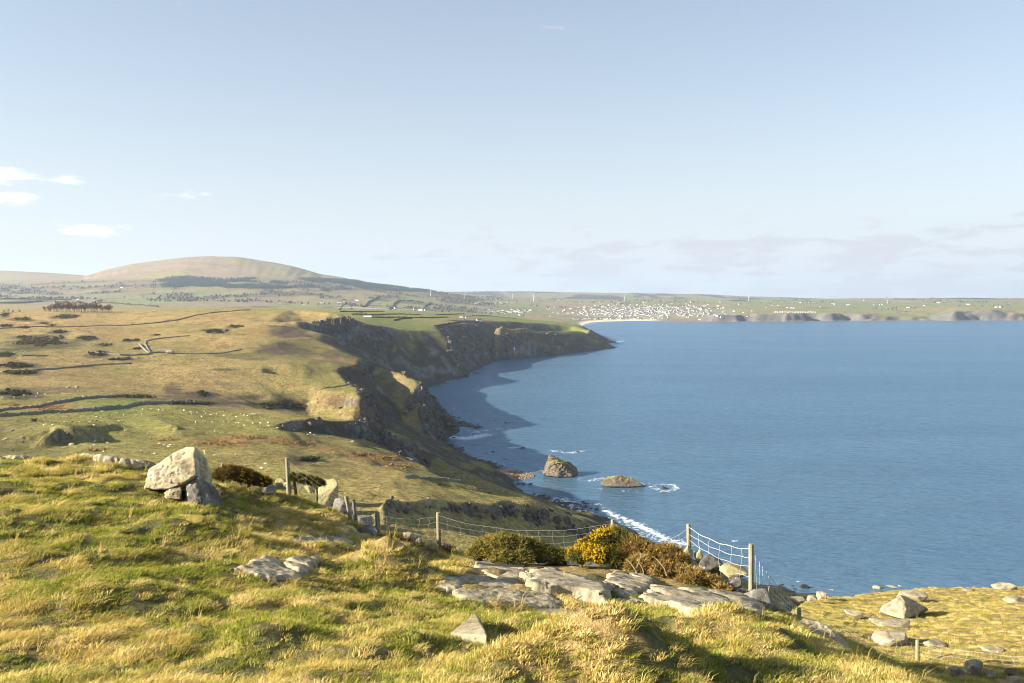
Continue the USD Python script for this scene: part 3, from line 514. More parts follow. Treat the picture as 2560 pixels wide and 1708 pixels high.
usdsea = {'pos': ('geometry', {}), 'fo': ('attribute', {'attribute': 'foam'}), 'sh': ('attribute', {'attribute': 'shallow'}),
    'm1': ('mapping', {'rotation': (0, 0, .54), 'scale': (.022, .092, 1)}), 'm2': ('mapping', {'rotation': (0, 0, .40), 'scale': (.10, .30, 1)}), 'm3': ('mapping', {'rotation': (0, 0, .54), 'scale': (.0045, .014, 1)}),
    'n1': ('noise_texture', {'scale': 1.0, 'detail': 4.0, 'roughness': .55}), 'n2': ('noise_texture', {'scale': 1.0, 'detail': 5.0, 'roughness': .6}), 'n3': ('noise_texture', {'scale': 1.0, 'detail': 3.0}),
    'h': ('math', {'math_type': 'multiply_add', 'value2': 2.1}), 'b': ('bump', {'strength': 1.0, 'distance': 2.3}),
    'f1': ('noise_texture', {'scale': .30, 'detail': 7.0, 'roughness': .68, 'distortion': .6}), 'fs': ('math', {'math_type': 'multiply_add', 'value2': 2.6, 'value3': -1.86}), 'fa': ('math', {'math_type': 'add'}),
    'fm': ('map_range', {'from_min': .05, 'from_max': .5, 'to_min': 0, 'to_max': 1, 'clamp': True}),
    'deep': ('mix_color', {'a': (.056, .106, .162), 'b': (.06, .125, .16)}), 'var': ('mix_color', {'b': (.064, .124, .188)}), 'vf': ('map_range', {'from_min': .4, 'from_max': .65, 'to_min': 0, 'to_max': .6, 'clamp': True}),
    'm4': ('mapping', {'rotation': (0, 0, .3), 'scale': (.0011, .0042, 1)}), 'n4': ('noise_texture', {'scale': 1.0, 'detail': 4.0, 'roughness': .55, 'distortion': .4}), 'lf': ('map_range', {'from_min': .38, 'from_max': .66, 'to_min': 0, 'to_max': .55, 'clamp': True}), 'lane': ('mix_color', {'b': (.084, .15, .215)}),
    'c': ('mix_color', {'b': (.80, .82, .84)}), 'rg': ('map_range', {'from_min': 0, 'from_max': 1, 'to_min': .19, 'to_max': .9}),
    'df': ('diffuse_bsdf', {}), 'gl': ('glossy_bsdf', {'color': (.52, .76, 1.0)}), 'fr': ('fresnel', {'IOR': 1.333}), 'nf': ('math', {'math_type': 'subtract', 'value1': 1.0}), 'ff': ('math', {'math_type': 'multiply'}), 'p': ('mix_closure', {})}
usdkit.material(stage, '/World/Looks/sea_water', usdsea, [('pos.position', 'm1.vector'), ('pos.position', 'm2.vector'), ('pos.position', 'm3.vector'), ('m1.vector', 'n1.vector'), ('m2.vector', 'n2.vector'), ('m3.vector', 'n3.vector'),
    ('n1.fac', 'h.value1'), ('n2.fac', 'h.value3'), ('h.value', 'b.height'), ('b.normal', 'df.normal'), ('b.normal', 'gl.normal'), ('b.normal', 'fr.normal'), ('fr.fac', 'ff.value1'), ('fm.result', 'nf.value2'), ('nf.value', 'ff.value2'), ('ff.value', 'p.fac'), ('df.BSDF', 'p.closure1'), ('gl.BSDF', 'p.closure2'), ('pos.position', 'f1.vector'), ('f1.fac', 'fs.value1'), ('fs.value', 'fa.value1'), ('fo.fac', 'fa.value2'), ('fa.value', 'fm.value'),
    ('sh.fac', 'deep.fac'), ('deep.result', 'var.a'), ('n3.fac', 'vf.value'), ('vf.result', 'var.fac'), ('pos.position', 'm4.vector'), ('m4.vector', 'n4.vector'), ('n4.fac', 'lf.value'), ('lf.result', 'lane.fac'), ('var.result', 'lane.a'), ('lane.result', 'c.a'), ('fm.result', 'c.fac'), ('c.result', 'df.color'), ('fm.result', 'rg.value'), ('rg.result', 'gl.roughness')], surface='p.closure')
sea = obj('sea', (v, q), '/World/Looks/sea_water', None, True, label='calm blue bay with fine ripples and white surf along the shore', kind='structure')
seam = UsdGeom.Mesh(sea)
primvar(seam, 'foam', foam.reshape(-1)[used]); primvar(seam, 'shallow', shallow.reshape(-1)[used])

# ------------------------------------------------------------------ materials of things
def simple(name, colors, scale=3.0, rough=.9, bump=.4, bdist=.02, stretch=(1, 1, 1), ramp=None, coord='g.position', spots=None, spec=.2):
    n = {'g': ('geometry', {}), 'tc': ('texture_coordinate', {}), 'oi': ('object_info', {}), 'm': ('mapping', {'scale': stretch}), 'n': ('noise_texture', {'scale': scale, 'detail': 6.0, 'roughness': .62}),
         'r': ('rgb_ramp', {'ramp': ramp or [(.32, colors[0]), (.5, colors[len(colors) // 2]), (.68, colors[-1])]}), 'p': ('principled_bsdf', {'roughness': rough, 'specular_ior_level': spec}), 'b': ('bump', {'strength': bump, 'distance': bdist})}
    l = [(coord, 'm.vector'), ('m.vector', 'n.vector'), ('n.fac', 'r.fac'), ('n.fac', 'b.height'), ('b.normal', 'p.normal')]
    out = 'r.color'
    for i, (c, sc, lo, hi) in enumerate(spots or []):
        n[f's{i}'] = ('noise_texture', {'scale': sc, 'detail': 5.0, 'roughness': .7}); n[f'sm{i}'] = ('map_range', {'from_min': lo, 'from_max': hi, 'clamp': True}); n[f'sx{i}'] = ('mix_color', {'b': c})
        n[f'so{i}'] = ('vector_math', {'math_type': 'add', 'vector2': (13.7 * i + 3, 5.1 * i, 9.3 * i)})
        l += [('m.vector', f'so{i}.vector1'), (f'so{i}.vector', f's{i}.vector'), (f's{i}.fac', f'sm{i}.value'), (f'sm{i}.result', f'sx{i}.fac'), (out, f'sx{i}.a')]; out = f'sx{i}.result'
    return usdkit.material(stage, f'/World/Looks/{name}', n, l + [(out, 'p.base_color')], surface='p.BSDF')
def vcol(name, rough=.9, var=.25, scale=2.0):
    return usdkit.material(stage, f'/World/Looks/{name}', {'a': ('attribute', {'attribute': 'col'}), 'g': ('geometry', {}), 'n': ('noise_texture', {'scale': scale, 'detail': 4.0}), 'm': ('map_range', {'from_min': .3, 'from_max': .7, 'to_min': 1 - var, 'to_max': 1 + var}), 'v': ('vector_math', {'math_type': 'scale'}), 'p': ('principled_bsdf', {'roughness': rough, 'specular_ior_level': .2})},
        [('g.position', 'n.vector'), ('n.fac', 'm.value'), ('a.vector', 'v.vector1'), ('m.result', 'v.scale'), ('v.vector', 'p.base_color')], surface='p.BSDF')
def leafy(name, ramp, scale=2.0, trans=.3, coord='g.position'):
    return usdkit.material(stage, f'/World/Looks/{name}', {'g': ('geometry', {}), 'n': ('noise_texture', {'scale': scale, 'detail': 4.0, 'roughness': .6}), 'oi': ('object_info', {}), 'ad': ('math', {'math_type': 'multiply_add', 'value2': .34, 'value3': -.17}), 'su': ('math', {'math_type': 'add'}), 'isl': ('math', {'math_type': 'multiply_add', 'value2': .22, 'value3': -.11}), 'su2': ('math', {'math_type': 'add'}),
        'r': ('rgb_ramp', {'ramp': ramp}), 'd': ('diffuse_bsdf', {}), 't': ('translucent_bsdf', {}), 'x': ('mix_closure', {'fac': trans})},
        [('g.position', 'n.vector'), ('oi.random', 'ad.value1'), ('n.fac', 'su.value1'), ('ad.value', 'su.value2'), ('g.random_per_island', 'isl.value1'), ('isl.value', 'su2.value1'), ('su.value', 'su2.value2'), ('su2.value', 'r.fac'), ('r.color', 'd.color'), ('r.color', 't.color'), ('d.BSDF', 'x.closure1'), ('t.BSDF', 'x.closure2')], surface='x.closure')
M_ROCK = simple('lichen_rock', [(.145, .12, .08), (.29, .245, .158), (.40, .335, .225)], 2.2, bump=1.0, bdist=.07, spots=[((.46, .43, .36), 4.0, .59, .65), ((.09, .08, .06), 6.0, .60, .66), ((.36, .30, .12), 3.5, .60, .70)])
M_MOSSROCK = simple('mossy_rock', [(.16, .14, .07), (.28, .25, .12), (.36, .32, .19)], 3.0, bump=.7, bdist=.05, spots=[((.58, .55, .48), 6.0, .64, .69), ((.09, .08, .06), 7.0, .63, .70)])
M_DARKROCK = simple('dark_lichen_rock', [(.07, .065, .055), (.13, .12, .105), (.19, .175, .15)], 3.0, bump=.8, bdist=.05, spots=[((.50, .50, .48), 6.5, .59, .64)])
M_SHORE = simple('wet_basalt', [(.02, .02, .019), (.038, .036, .033), (.06, .055, .048)], .5, rough=.6, bump=.9, bdist=.4)
M_STACK = simple('sea_stack_rock', [(.075, .062, .045), (.13, .11, .08), (.19, .165, .12)], .35, bump=.9, bdist=.8)
M_BROWNROCK = simple('brown_shore_rock', [(.12, .075, .04), (.20, .13, .08), (.27, .19, .12)], .4, bump=.8, bdist=.4)
M_WOOD = simple('weathered_post_wood', [(.13, .11, .06), (.24, .205, .125), (.33, .29, .20)], 4.0, bump=.5, bdist=.01, stretch=(9, 9, .8))
M_WIRE = simple('galvanised_wire', [(.42, .42, .40), (.55, .55, .53), (.62, .62, .60)], 5.0, rough=.5, bump=0, spec=.5)
M_WALL = simple('dry_stone', [(.10, .09, .07), (.17, .155, .125), (.26, .24, .20)], .9, bump=1.0, bdist=.3)
M_GORSE = leafy('gorse_leaf', [(.25, (.08, .08, .02)), (.5, (.21, .185, .05)), (.75, (.38, .31, .10))], 3.0, .2)
M_GORSEBROWN = leafy('gorse_brown', [(.25, (.14, .095, .03)), (.5, (.31, .21, .065)), (.75, (.48, .36, .14))], 3.0, .2)
M_FLOWER = leafy('gorse_flower', [(.2, (.70, .45, .01)), (.6, (.88, .64, .02))], 6.0, .3)
M_GORSEFAR = leafy('far_gorse', [(.25, (.03, .028, .012)), (.5, (.065, .055, .02)), (.8, (.13, .095, .03))], .35, .1)
M_FLOWERFAR = leafy('far_gorse_flower', [(.3, (.22, .15, .01)), (.7, (.40, .28, .015))], .4, .1)
M_BARK = simple('bark', [(.08, .06, .045), (.13, .10, .07), (.17, .13, .09)], 2.0, bump=.5)
M_TWIG = leafy('winter_twigs', [(.2, (.055, .033, .02)), (.5, (.10, .06, .035)), (.8, (.15, .095, .06))], .25, .1)
M_PINE = leafy('conifer_needles', [(.2, (.028, .038, .032)), (.5, (.044, .058, .048)), (.8, (.065, .08, .06))], .02, .05)
M_WOODS = leafy('bare_woodland', [(.2, (.05, .042, .032)), (.5, (.085, .07, .052)), (.8, (.12, .10, .07))], .02, .05)
M_HEDGE = leafy('hedge_leaf', [(.2, (.03, .03, .014)), (.5, (.055, .048, .024)), (.8, (.10, .075, .035))], .1, .05)
M_BRACKEN = leafy('dead_bracken', [(.2, (.16, .08, .02)), (.5, (.28, .145, .04)), (.8, (.38, .22, .07))], 2.0, .2)
M_BRACKENFAR = leafy('far_bracken', [(.2, (.17, .10, .035)), (.5, (.26, .165, .06)), (.8, (.34, .24, .10))], .4, .1)
M_HOUSE, M_SHEEP = vcol('painted_house', .8, .05, .1), vcol('fleece', .95, .12, 6.0)
M_WHITE = simple('white_turbine_paint', [(.72, .72, .72), (.76, .76, .76), (.8, .8, .8)], .2, rough=.5, bump=0)
M_CONCRETE = simple('pale_sheet_metal', [(.38, .39, .40), (.46, .47, .48), (.52, .53, .54)], .3, rough=.6, bump=.1)

# ------------------------------------------------------------------ shapes
def cat(ms):
    ms = [m for m in ms]
    v, f, n = [], [], 0
    for m in ms:
        vv, ff = (m.vertices, m.faces) if hasattr(m, 'vertices') else m
        v.append(np.asarray(vv, float)); f.append(np.asarray(ff) + n); n += len(vv)
    return np.vstack(v), np.vstack(f)
_ICO = {k: (np.array(m.vertices), np.array(m.faces)) for k in (1, 2, 3, 4, 5) for m in [trimesh.creation.icosphere(k)]}
def rock_from(points, size, amp, seed, smooth=4, crack=0.0, sub=4):
    """convex block through the points, its edges worn round and its faces roughened"""
    pts_ = np.asarray(points, float); c = pts_.mean(0); ext = np.maximum(np.ptp(pts_, axis=0) / 2, .01)
    eq = ConvexHull((pts_ - c) / ext).equations; d, f = _ICO[sub]
    k = np.maximum(d @ eq[:, :3].T, 0) / np.maximum(-eq[:, 3], .02)
    p = 70 if smooth < 4 else 30
    rad = 1 / (np.power(k, p).sum(1) ** (1 / p)); v = d * rad[:, None] * ext
    e = ext.max() * 2; w = v / e; nd = v / (np.linalg.norm(v, axis=1, keepdims=True) + 1e-9)
    q = (fbm(w * 2.6 + seed, 2, seed) - .5) * 2.2 + (fbm(w * 8 + seed, 3, seed + 3) - .5) * 1.1 + (fbm(w * 26, 3, seed + 5) - .5) * 1.2
    if crack: q = q - crack * np.exp(-((fbm(w * 3.4 + 9, 2, seed + 8) - .5) / .02) ** 2)
    return v + nd * (q * amp)[:, None] + c, f
def blocky(n, sx, sy, sz, seed):
    r = np.random.default_rng(seed); d = r.normal(size=(n, 3)); d /= np.abs(d).max(1)[:, None] ** .65 * np.linalg.norm(d, axis=1)[:, None] ** .35
    return d * [sx / 2, sy / 2, sz / 2] * r.uniform(.82, 1.1, (n, 1))
def tube(path, r, sides=5):
    p = np.asarray(path, float); t = np.gradient(p, axis=0); t /= np.linalg.norm(t, axis=1, keepdims=True) + 1e-9
    a = np.cross(t, [0.31, .17, .93]); a /= np.linalg.norm(a, axis=1, keepdims=True) + 1e-9; b = np.cross(t, a)
    ang = np.arange(sides) * 2 * np.pi / sides; rr = np.broadcast_to(r, (len(p),))
    v = (p[:, None] + rr[:, None, None] * (np.cos(ang)[None, :, None] * a[:, None] + np.sin(ang)[None, :, None] * b[:, None])).reshape(-1, 3)
    i, j = np.meshgrid(np.arange(len(p) - 1), np.arange(sides), indexing='ij')
    q = np.stack([i * sides + j, i * sides + (j + 1) % sides, (i + 1) * sides + (j + 1) % sides, (i + 1) * sides + j], -1).reshape(-1, 4)
    return v, np.vstack([q[:, [0, 1, 2]], q[:, [0, 2, 3]]])
def near_hit(px, py):
    m = hit(px, py); return m if m is not None else PZ(px, py, 0)

# ------------------------------------------------------------------ near rocks
def in_poly(x, y, g):
    c = np.zeros(len(x), bool)
    for a, b in zip(g, np.roll(g, -1, 0)):
        k = (a[1] > y) != (b[1] > y); c ^= k & (x < (b[0] - a[0]) * (y - a[1]) / (b[1] - a[1] + 1e-12) + a[0])
    return c
def Q(px, py, d): return P(px, py, d)
B = thing('boulder', label='great split boulder standing in the grass at left, lichen grey, highest rock of all', cat='boulder')
d0 = near_hit(470, 1262)[1] + .55
up = [(362, 1220, .1), (364, 1222, .9), (372, 1173, -.1), (374, 1175, .8), (400, 1157, 0), (402, 1156, .8), (442, 1132, .05), (465, 1122, .1), (470, 1121, .55), (486, 1120, .0), (494, 1129, .2), (515, 1146, .55), (521, 1166, .7), (533, 1195, .75), (532, 1206, .7), (524, 1214, .45), (505, 1198, .05), (493, 1188, -.32), (488, 1146, -.25), (470, 1200, -.32), (453, 1211, -.3), (420, 1223, -.25), (386, 1224, -.12), (430, 1150, -.12), (515, 1150, 1.1), (440, 1210, 1.2), (525, 1215, 1.2)]
low = [(493, 1193, -.22), (497, 1192, .3), (462, 1213, -.2), (474, 1240, -.28), (490, 1246, -.35), (466, 1262, -.1), (492, 1286, -.3), (520, 1290, -.25), (552, 1290, .15), (559, 1270, .25), (554, 1237, .35), (533, 1209, .4), (528, 1225, .1), (505, 1240, -.3), (470, 1290, .6), (550, 1290, .9), (525, 1212, .9)]
side = [(407, 1230, -.2), (420, 1222, -.22), (451, 1214, -.22), (457, 1230, -.28), (452, 1250, -.3), (420, 1244, -.25), (412, 1250, .4), (455, 1252, .4), (450, 1216, .4)]
obj('upper_block', rock_from([Q(a, b, d0 + c * .95) for a, b, c in up], .06, .045, 3, 3, crack=.5, sub=5), M_ROCK, B, True)
obj('lower_block', rock_from([Q(a, b, d0 + c * .95) for a, b, c in low], .055, .06, 5, 3), M_DARKROCK, B, True, label='dark lichen spotted block under the crack')
obj('side_block', rock_from([Q(a, b, d0 + c * .95) for a, b, c in side], .06, .04, 7, 4), M_ROCK, B, True)

def slab(label, poly, h, seed, mat=None, amp=.035, crack=.8, tilt=0.0, name='rock_slab', group=None, d=None):
    """a flat rock whose outline is surveyed on the ground and stands h proud of it"""
    h *= .36; g = np.array([near_hit(*p) if d is None else (lambda q: np.r_[q[0], d + (q[1] - d) * .0 + .5 * (i / len(poly)), ground(q[0], d)])(P(*p, d)) for i, p in enumerate(poly)])
    if d is not None: g[:, 1] = d + .55 * np.sin(np.linspace(0, 2 * np.pi, len(g), endpoint=False)); g[:, 2] = ground(g[:, 0], g[:, 1])
    c = g.mean(0); g[:, :2] = c[:2] + (g[:, :2] - c[:2]) * 1.07; SL = g[:, :2]
    pl = np.linalg.lstsq(np.c_[g[:, :2] - c[:2], np.ones(len(g))], g[:, 2], rcond=None)[0]
    lo, hi = SL.min(0) - .25, SL.max(0) + .25; st = max(.03, (hi - lo).max() / 110); nx, ny = ((hi - lo) / st).astype(int) + 1
    gx_, gy_ = np.meshgrid(lo[0] + np.arange(nx) * st, lo[1] + np.arange(ny) * st)
    wx, wy = gx_ + .16 * n2(gx_, gy_, .7, seed, 3) + .05 * n2(gx_, gy_, .16, seed + 1, 2), gy_ + .16 * n2(gx_, gy_, .7, seed + 2, 3) + .05 * n2(gx_, gy_, .16, seed + 3, 2)
    ins = in_poly(wx.ravel(), wy.ravel(), SL).reshape(wx.shape); dd = distance_transform_edt(ins) * st
    lay = n2(gx_ * .8, gy_ * 1.3, 1.3, seed + 4, 2); lay = (np.floor(lay * 3.2) + sm(lay * 3.2 % 1, .82, 1.0)) / 3.2
    ck = np.abs(n2(gx_ + .2 * wy, gy_, 1.5, seed + 6, 2)); ck2 = np.abs(n2(gx_ * .5 - gy_, gy_ * .3 + gx_, 1.9, seed + 7, 2))
    top = h * (.30 + .70 * sm(dd, 0, .09 + .25 * h)) + .045 * lay * min(1, h * 8) * sm(dd, 0, .2) + .035 * n2(gx_, gy_, .35, seed + 8, 3) + .014 * n2(gx_, gy_, .08, seed + 9, 2)
    top -= crack * .12 * (np.exp(-(ck / .03) ** 2) + .8 * np.exp(-(ck2 / .024) ** 2)) * sm(dd, .02, .1)
    top += tilt * (gx_ - c[0]) / (np.ptp(g[:, 0]) + .1)
    pz = pl[0] * (gx_ - c[0]) + pl[1] * (gy_ - c[1]) + pl[2]; gz = gaussian_filter(ground(gx_, gy_), .25 / st)
    zz = np.minimum(pz, gz + .12) * .5 + gz * .5 + np.where(ins, top, -.25)
    from scipy.ndimage import binary_dilation
    keep = binary_dilation(ins, np.ones((3, 3))); ids = np.full(ins.shape, -1); ids[keep] = np.arange(keep.sum())
    qd = np.stack([ids[:-1, :-1], ids[:-1, 1:], ids[1:, 1:], ids[1:, :-1]], -1).reshape(-1, 4); qd = qd[(qd >= 0).all(1)]
    m = (np.c_[gx_[keep], gy_[keep], zz[keep]], qd)
    SLABS.append(g[:, :2])
    return obj(name, m, mat or M_ROCK, None, True, label=label, cat='rock', group=group)
SLABS = []
slab('low cracked bedrock shelf on which the slabs of the outcrop lie', [(1080, 1474), (1173, 1406), (1255, 1404), (1330, 1412), (1450, 1396), (1552, 1432), (1640, 1456), (1770, 1479), (1860, 1494), (1895, 1524), (1880, 1536), (1706, 1526), (1600, 1512), (1530, 1504), (1407, 1518), (1320, 1518), (1168, 1504), (1114, 1482)], .42, 9, crack=1.2)
slab('broad pale flat rock lowest in the outcrop, right above the long grass', [(1150, 1486), (1212, 1458), (1288, 1460), (1331, 1473), (1364, 1480), (1407, 1508), (1398, 1525), (1320, 1519), (1216, 1508), (1168, 1504)], .16, 11)
slab('long narrow rock slab at the left tip of the outcrop with a dark crack below', [(1080, 1471), (1136, 1447), (1173, 1440), (1246, 1454), (1212, 1462), (1147, 1480), (1114, 1482)], .16, 12)
slab('grey flat rock just below the left gorse bush', [(1171, 1404), (1199, 1399), (1255, 1404), (1309, 1419), (1320, 1430), (1298, 1450), (1251, 1450), (1212, 1430), (1181, 1417)], .16, 13)
slab('round topped block in the middle of the outcrop', [(1322, 1425), (1335, 1410), (1381, 1408), (1411, 1424), (1390, 1445), (1350, 1440)], .30, 14)
slab('longest slanting slab of the outcrop ending in a dark toe', [(1309, 1446), (1381, 1424), (1429, 1440), (1494, 1463), (1515, 1486), (1533, 1522), (1488, 1506), (1407, 1489), (1331, 1470)], .36, 15, tilt=.04)
slab('upper pale slab of the outcrop beneath the yellow flowered gorse', [(1379, 1408), (1411, 1394), (1450, 1398), (1504, 1415), (1552, 1431), (1515, 1445), (1437, 1420)], .34, 16)
slab('squarish slab between the slanting slab and the long right slab', [(1497, 1460), (1533, 1440), (1612, 1442), (1640, 1463), (1599, 1482), (1594, 1500), (1543, 1494), (1512, 1476)], .24, 17)
slab('long cracked pale slab at the right end of the outcrop', [(1604, 1496), (1645, 1468), (1770, 1480), (1860, 1495), (1900, 1525), (1885, 1538), (1821, 1543), (1706, 1527), (1635, 1514)], .26, 18)
slab('small pale toe of rock under the slanting slab', [(1540, 1500), (1600, 1498), (1640, 1508), (1600, 1514), (1550, 1510)], .12, 19)
slab('flat white patched rock lying in the grass below the standing stone', [(594, 1428), (640, 1407), (690, 1394), (735, 1394), (806, 1402), (780, 1428), (745, 1450), (680, 1450), (634, 1440)], .3, 20, amp=.02)
g4 = np.array([near_hit(*p) for p in ((1124, 1592), (1188, 1562), (1203, 1584), (1219, 1616), (1172, 1608))]); SLABS.append(g4[:, :2])
obj('rock', rock_from(np.vstack([g4 + np.array([0, 0, 1]) * np.array([.05, .17, .20, .13, .05])[:, None], g4 * [1, 1, 1] - [0, 0, .3]]), 0, .012, 21, 2, 0, 5), M_ROCK, None, True, label='four sided pale stone alone in the grass at the bottom', cat='rock')
slab('long low grey rock behind the grass, right below the leaning posts', [(720, 1352), (790, 1345), (845, 1340), (872, 1352), (880, 1365), (830, 1358), (770, 1358)], .16, 22)
slab('dark spotted ridge of rock before the leaning posts', [(765, 1300), (800, 1294), (835, 1284), (870, 1287), (890, 1306), (884, 1322), (840, 1316), (800, 1308)], .30, 23, M_DARKROCK)
slab('pale ledge under the dark spotted ridge', [(838, 1318), (870, 1315), (893, 1326), (885, 1340), (850, 1334)], .14, 24)
slab('flat grey rock on the skyline left of the great boulder', [(182, 1146), (225, 1138), (300, 1137), (350, 1139), (388, 1150), (396, 1160), (340, 1160), (250, 1156)], .5, 25, d=22.0)
slab('low grey rock at the very left edge on the skyline', [(-40, 1156), (20, 1150), (78, 1148), (80, 1154), (20, 1160)], .4, 26, d=22.0)
slab('low lichen spotted rock in the shade right of the great boulder', [(588, 1205), (610, 1206), (632, 1228), (628, 1240), (605, 1228)], .22, 27, M_DARKROCK)

def rock(label, px, py, w, h, seed, mat=None, name='rock', group=None, depth=.8, sink=.22, n=22, amp=.05, d=None):
    """a loose stone; foot at photo pixel (px, py), w and h its size there"""
    m = near_hit(px, py) if d is None else P(px, py, d)
    k = m[1] / F; W, Hh = w * k, h * k
    v = blocky(n, W, W * depth, Hh * (1 + sink), seed); v[:, 2] = np.where(v[:, 2] > 0, v[:, 2], v[:, 2])
    c = m + [0, W * depth * .3, Hh * .5 - Hh * sink * .5]
    SLABS.append(np.array([[c[0] + math.cos(t) * W * .4, c[1] + math.sin(t) * W * depth * .4] for t in np.linspace(0, 6.28, 9)[:-1]]))
    return obj(name, rock_from(v + c, 0, amp * min(W, Hh) * .8, seed, 2), mat or M_ROCK, None, True, label=label, cat='rock', group=group)
rock('tall round headed standing stone with a dark hollow in its face', 818, 1264, 62, 70, 31, M_MOSSROCK, 'standing_stone', depth=.7, amp=.06)
rock('upright pale stone between the tall post and the standing stone', 752, 1232, 34, 44, 32, M_MOSSROCK, depth=.8)
rock('leaning wedge of stone propped against the standing stone', 772, 1232, 32, 20, 33, M_MOSSROCK)
rock('dark block between the standing stone and the leaning posts', 850, 1284, 40, 40, 34, M_DARKROCK)
rock('long flat stone of the ruined wall below the little gorse', 648, 1222, 56, 22, 35)
rock('round stone at the front of the ruined wall, pale on top', 672, 1242, 34, 26, 36, M_DARKROCK)
rock('small stone left of the tall post', 700, 1216, 28, 22, 37, M_MOSSROCK)
rock('small triangular stone at the foot of the tall post', 716, 1222, 20, 18, 38, M_MOSSROCK)
rock('flat dark stone leaning below the second leaning post', 912, 1316, 42, 22, 39, M_DARKROCK)
rock('dark long stone under the round topped post', 915, 1340, 50, 22, 40, M_DARKROCK)
rock('white spotted stone amid rusty bracken', 1022, 1352, 30, 22, 41)
rock('small stone beside the white spotted stone', 1046, 1358, 18, 18, 42)
rock('brown mound of stone left of the grey fence post', 1078, 1376, 38, 22, 43, M_MOSSROCK)
rock('dark small stone right of the grey fence post', 1112, 1378, 22, 18, 44, M_DARKROCK)
rock('pale stone in the gorse left of the second post from the right', 1692, 1398, 46, 34, 45, M_MOSSROCK, d=21.2)
rock('upright narrow stone against the second post from the right', 1722, 1402, 26, 38, 46, M_MOSSROCK, d=20.6)
rock('pale knob of stone right of the second post', 1750, 1404, 26, 28, 47, M_MOSSROCK, d=20.6)
rock('big dark stone of the wall behind the netting', 1775, 1440, 74, 48, 48, M_DARKROCK, d=20.2)
rock('pale flat capstone beside the tallest right post', 1838, 1446, 70, 32, 49, M_MOSSROCK, d=19.8)
rock('round dark stone under the pale capstone', 1838, 1476, 48, 32, 50, M_DARKROCK, d=19.6)
rock('large dark boulder at the foot of the tallest right post', 1910, 1532, 92, 52, 51, M_DARKROCK, d=18.6)
rock('dark foot stone behind the tallest right post', 1858, 1500, 60, 26, 52, M_DARKROCK, d=19.4)
def block(label, pts_, d, seed, mat=None, amp=.03, back=.5):
    q = [P(px, py, d + e) for px, py, e in pts_]; q += [P(px, py, d + e + back) - [0, 0, .12] for px, py, e in pts_]
    SLABS.append(np.array(q)[ConvexHull(np.array(q)[:, :2]).vertices][:, :2])
    return obj('rock', rock_from(q, 0, amp, seed, 2, .4, 5), mat or M_ROCK, None, True, label=label, cat='rock')
block('long lichen pale rock lying across the ridge right of the short dark post', [(1988, 1556, 0), (2008, 1545, .2), (2050, 1555, .1), (2085, 1576, 0), (2118, 1608, -.1), (2142, 1650, 0), (2100, 1648, -.25), (2040, 1612, -.3), (2000, 1585, -.2)], 16.2, 53)
rock('small white topped stone on the ridge by the short dark post', 1968, 1548, 30, 14, 55)
# stones of the lower terrace
block('tall wedge shaped boulder on the lower terrace, sunlit on its left', [(2252, 1487, 0), (2264, 1490, .4), (2197, 1528, 0), (2203, 1514, .3), (2226, 1540, -.5), (2262, 1549, -.9), (2268, 1512, -.35), (2300, 1508, .5), (2322, 1520, .6), (2290, 1540, 0)], 38.5, 69, amp=.06, back=1.2)
T = [(2290, 1506, 78, 20, 'low flat rock behind the wedge boulder', .9), (2140, 1543, 46, 12, 'flat pale rock left of the wedge boulder', .8), (2240, 1612, 110, 24, 'broad low rock behind the terrace fence post', .7), (2235, 1566, 110, 8, 'long thin ledge of rock before the wedge boulder', .5), (2182, 1553, 40, 7, 'small ledge near the flat pale rock', .5), (2545, 1508, 60, 10, 'flat rock at the right edge of the terrace', .6),
     (2055, 1498, 32, 18, 'squarish stone on the terrace rim, largest of a pair', .9), (2084, 1490, 28, 14, 'round stone right of the squarish rim stone', .9), (2032, 1505, 28, 12, 'low stone left of the squarish rim stone', .9), (1990, 1510, 50, 15, 'pale flat rock where the netting meets the terrace', .8), (1956, 1530, 30, 22, 'pale leaning stone beside the dark boulder', .7), (1972, 1515, 26, 10, 'small stone at the foot of the netting', .7), (2196, 1478, 24, 13, 'pointed stone on the terrace rim', .8), (2230, 1474, 34, 8, 'flat rim stone right of the pointed one', .8), (2252, 1471, 18, 8, 'tiny rim stone beside the flat one', .8), (2298, 1471, 30, 10, 'domed stone on the terrace rim against the sea', .8), (2402, 1469, 40, 5, 'low ledge on the terrace rim', .6), (2518, 1477, 58, 15, 'long humped rock on the rim near the right edge', .7), (2420, 1478, 34, 5, 'flat stone just below the rim', .6), (2360, 1468, 12, 5, 'smallest pebble like stone on the rim', .8), (2120, 1484, 16, 5, 'little stone left of the pointed rim stone', .8),
     (2440, 1690, 60, 36, 'upright wedge of the terrace wall behind the netting', .6), (2395, 1694, 44, 24, 'pale stone of the terrace wall left of the wedge', .7), (2530, 1692, 34, 26, 'stone of the terrace wall near the right edge', .7), (2480, 1702, 26, 26, 'narrow stone of the terrace wall', .7), (2540, 1716, 44, 24, 'lowest stone of the terrace wall', .7), (2490, 1632, 60, 8, 'flat pale rock behind the terrace netting', .6), (2340, 1616, 60, 12, 'low broken stone right of the terrace post', .6)]
for i, (px, py, w, h, lab, dep) in enumerate(T): rock(lab, px, py, w, h, 70 + i, M_ROCK, depth=dep, sink=.35)

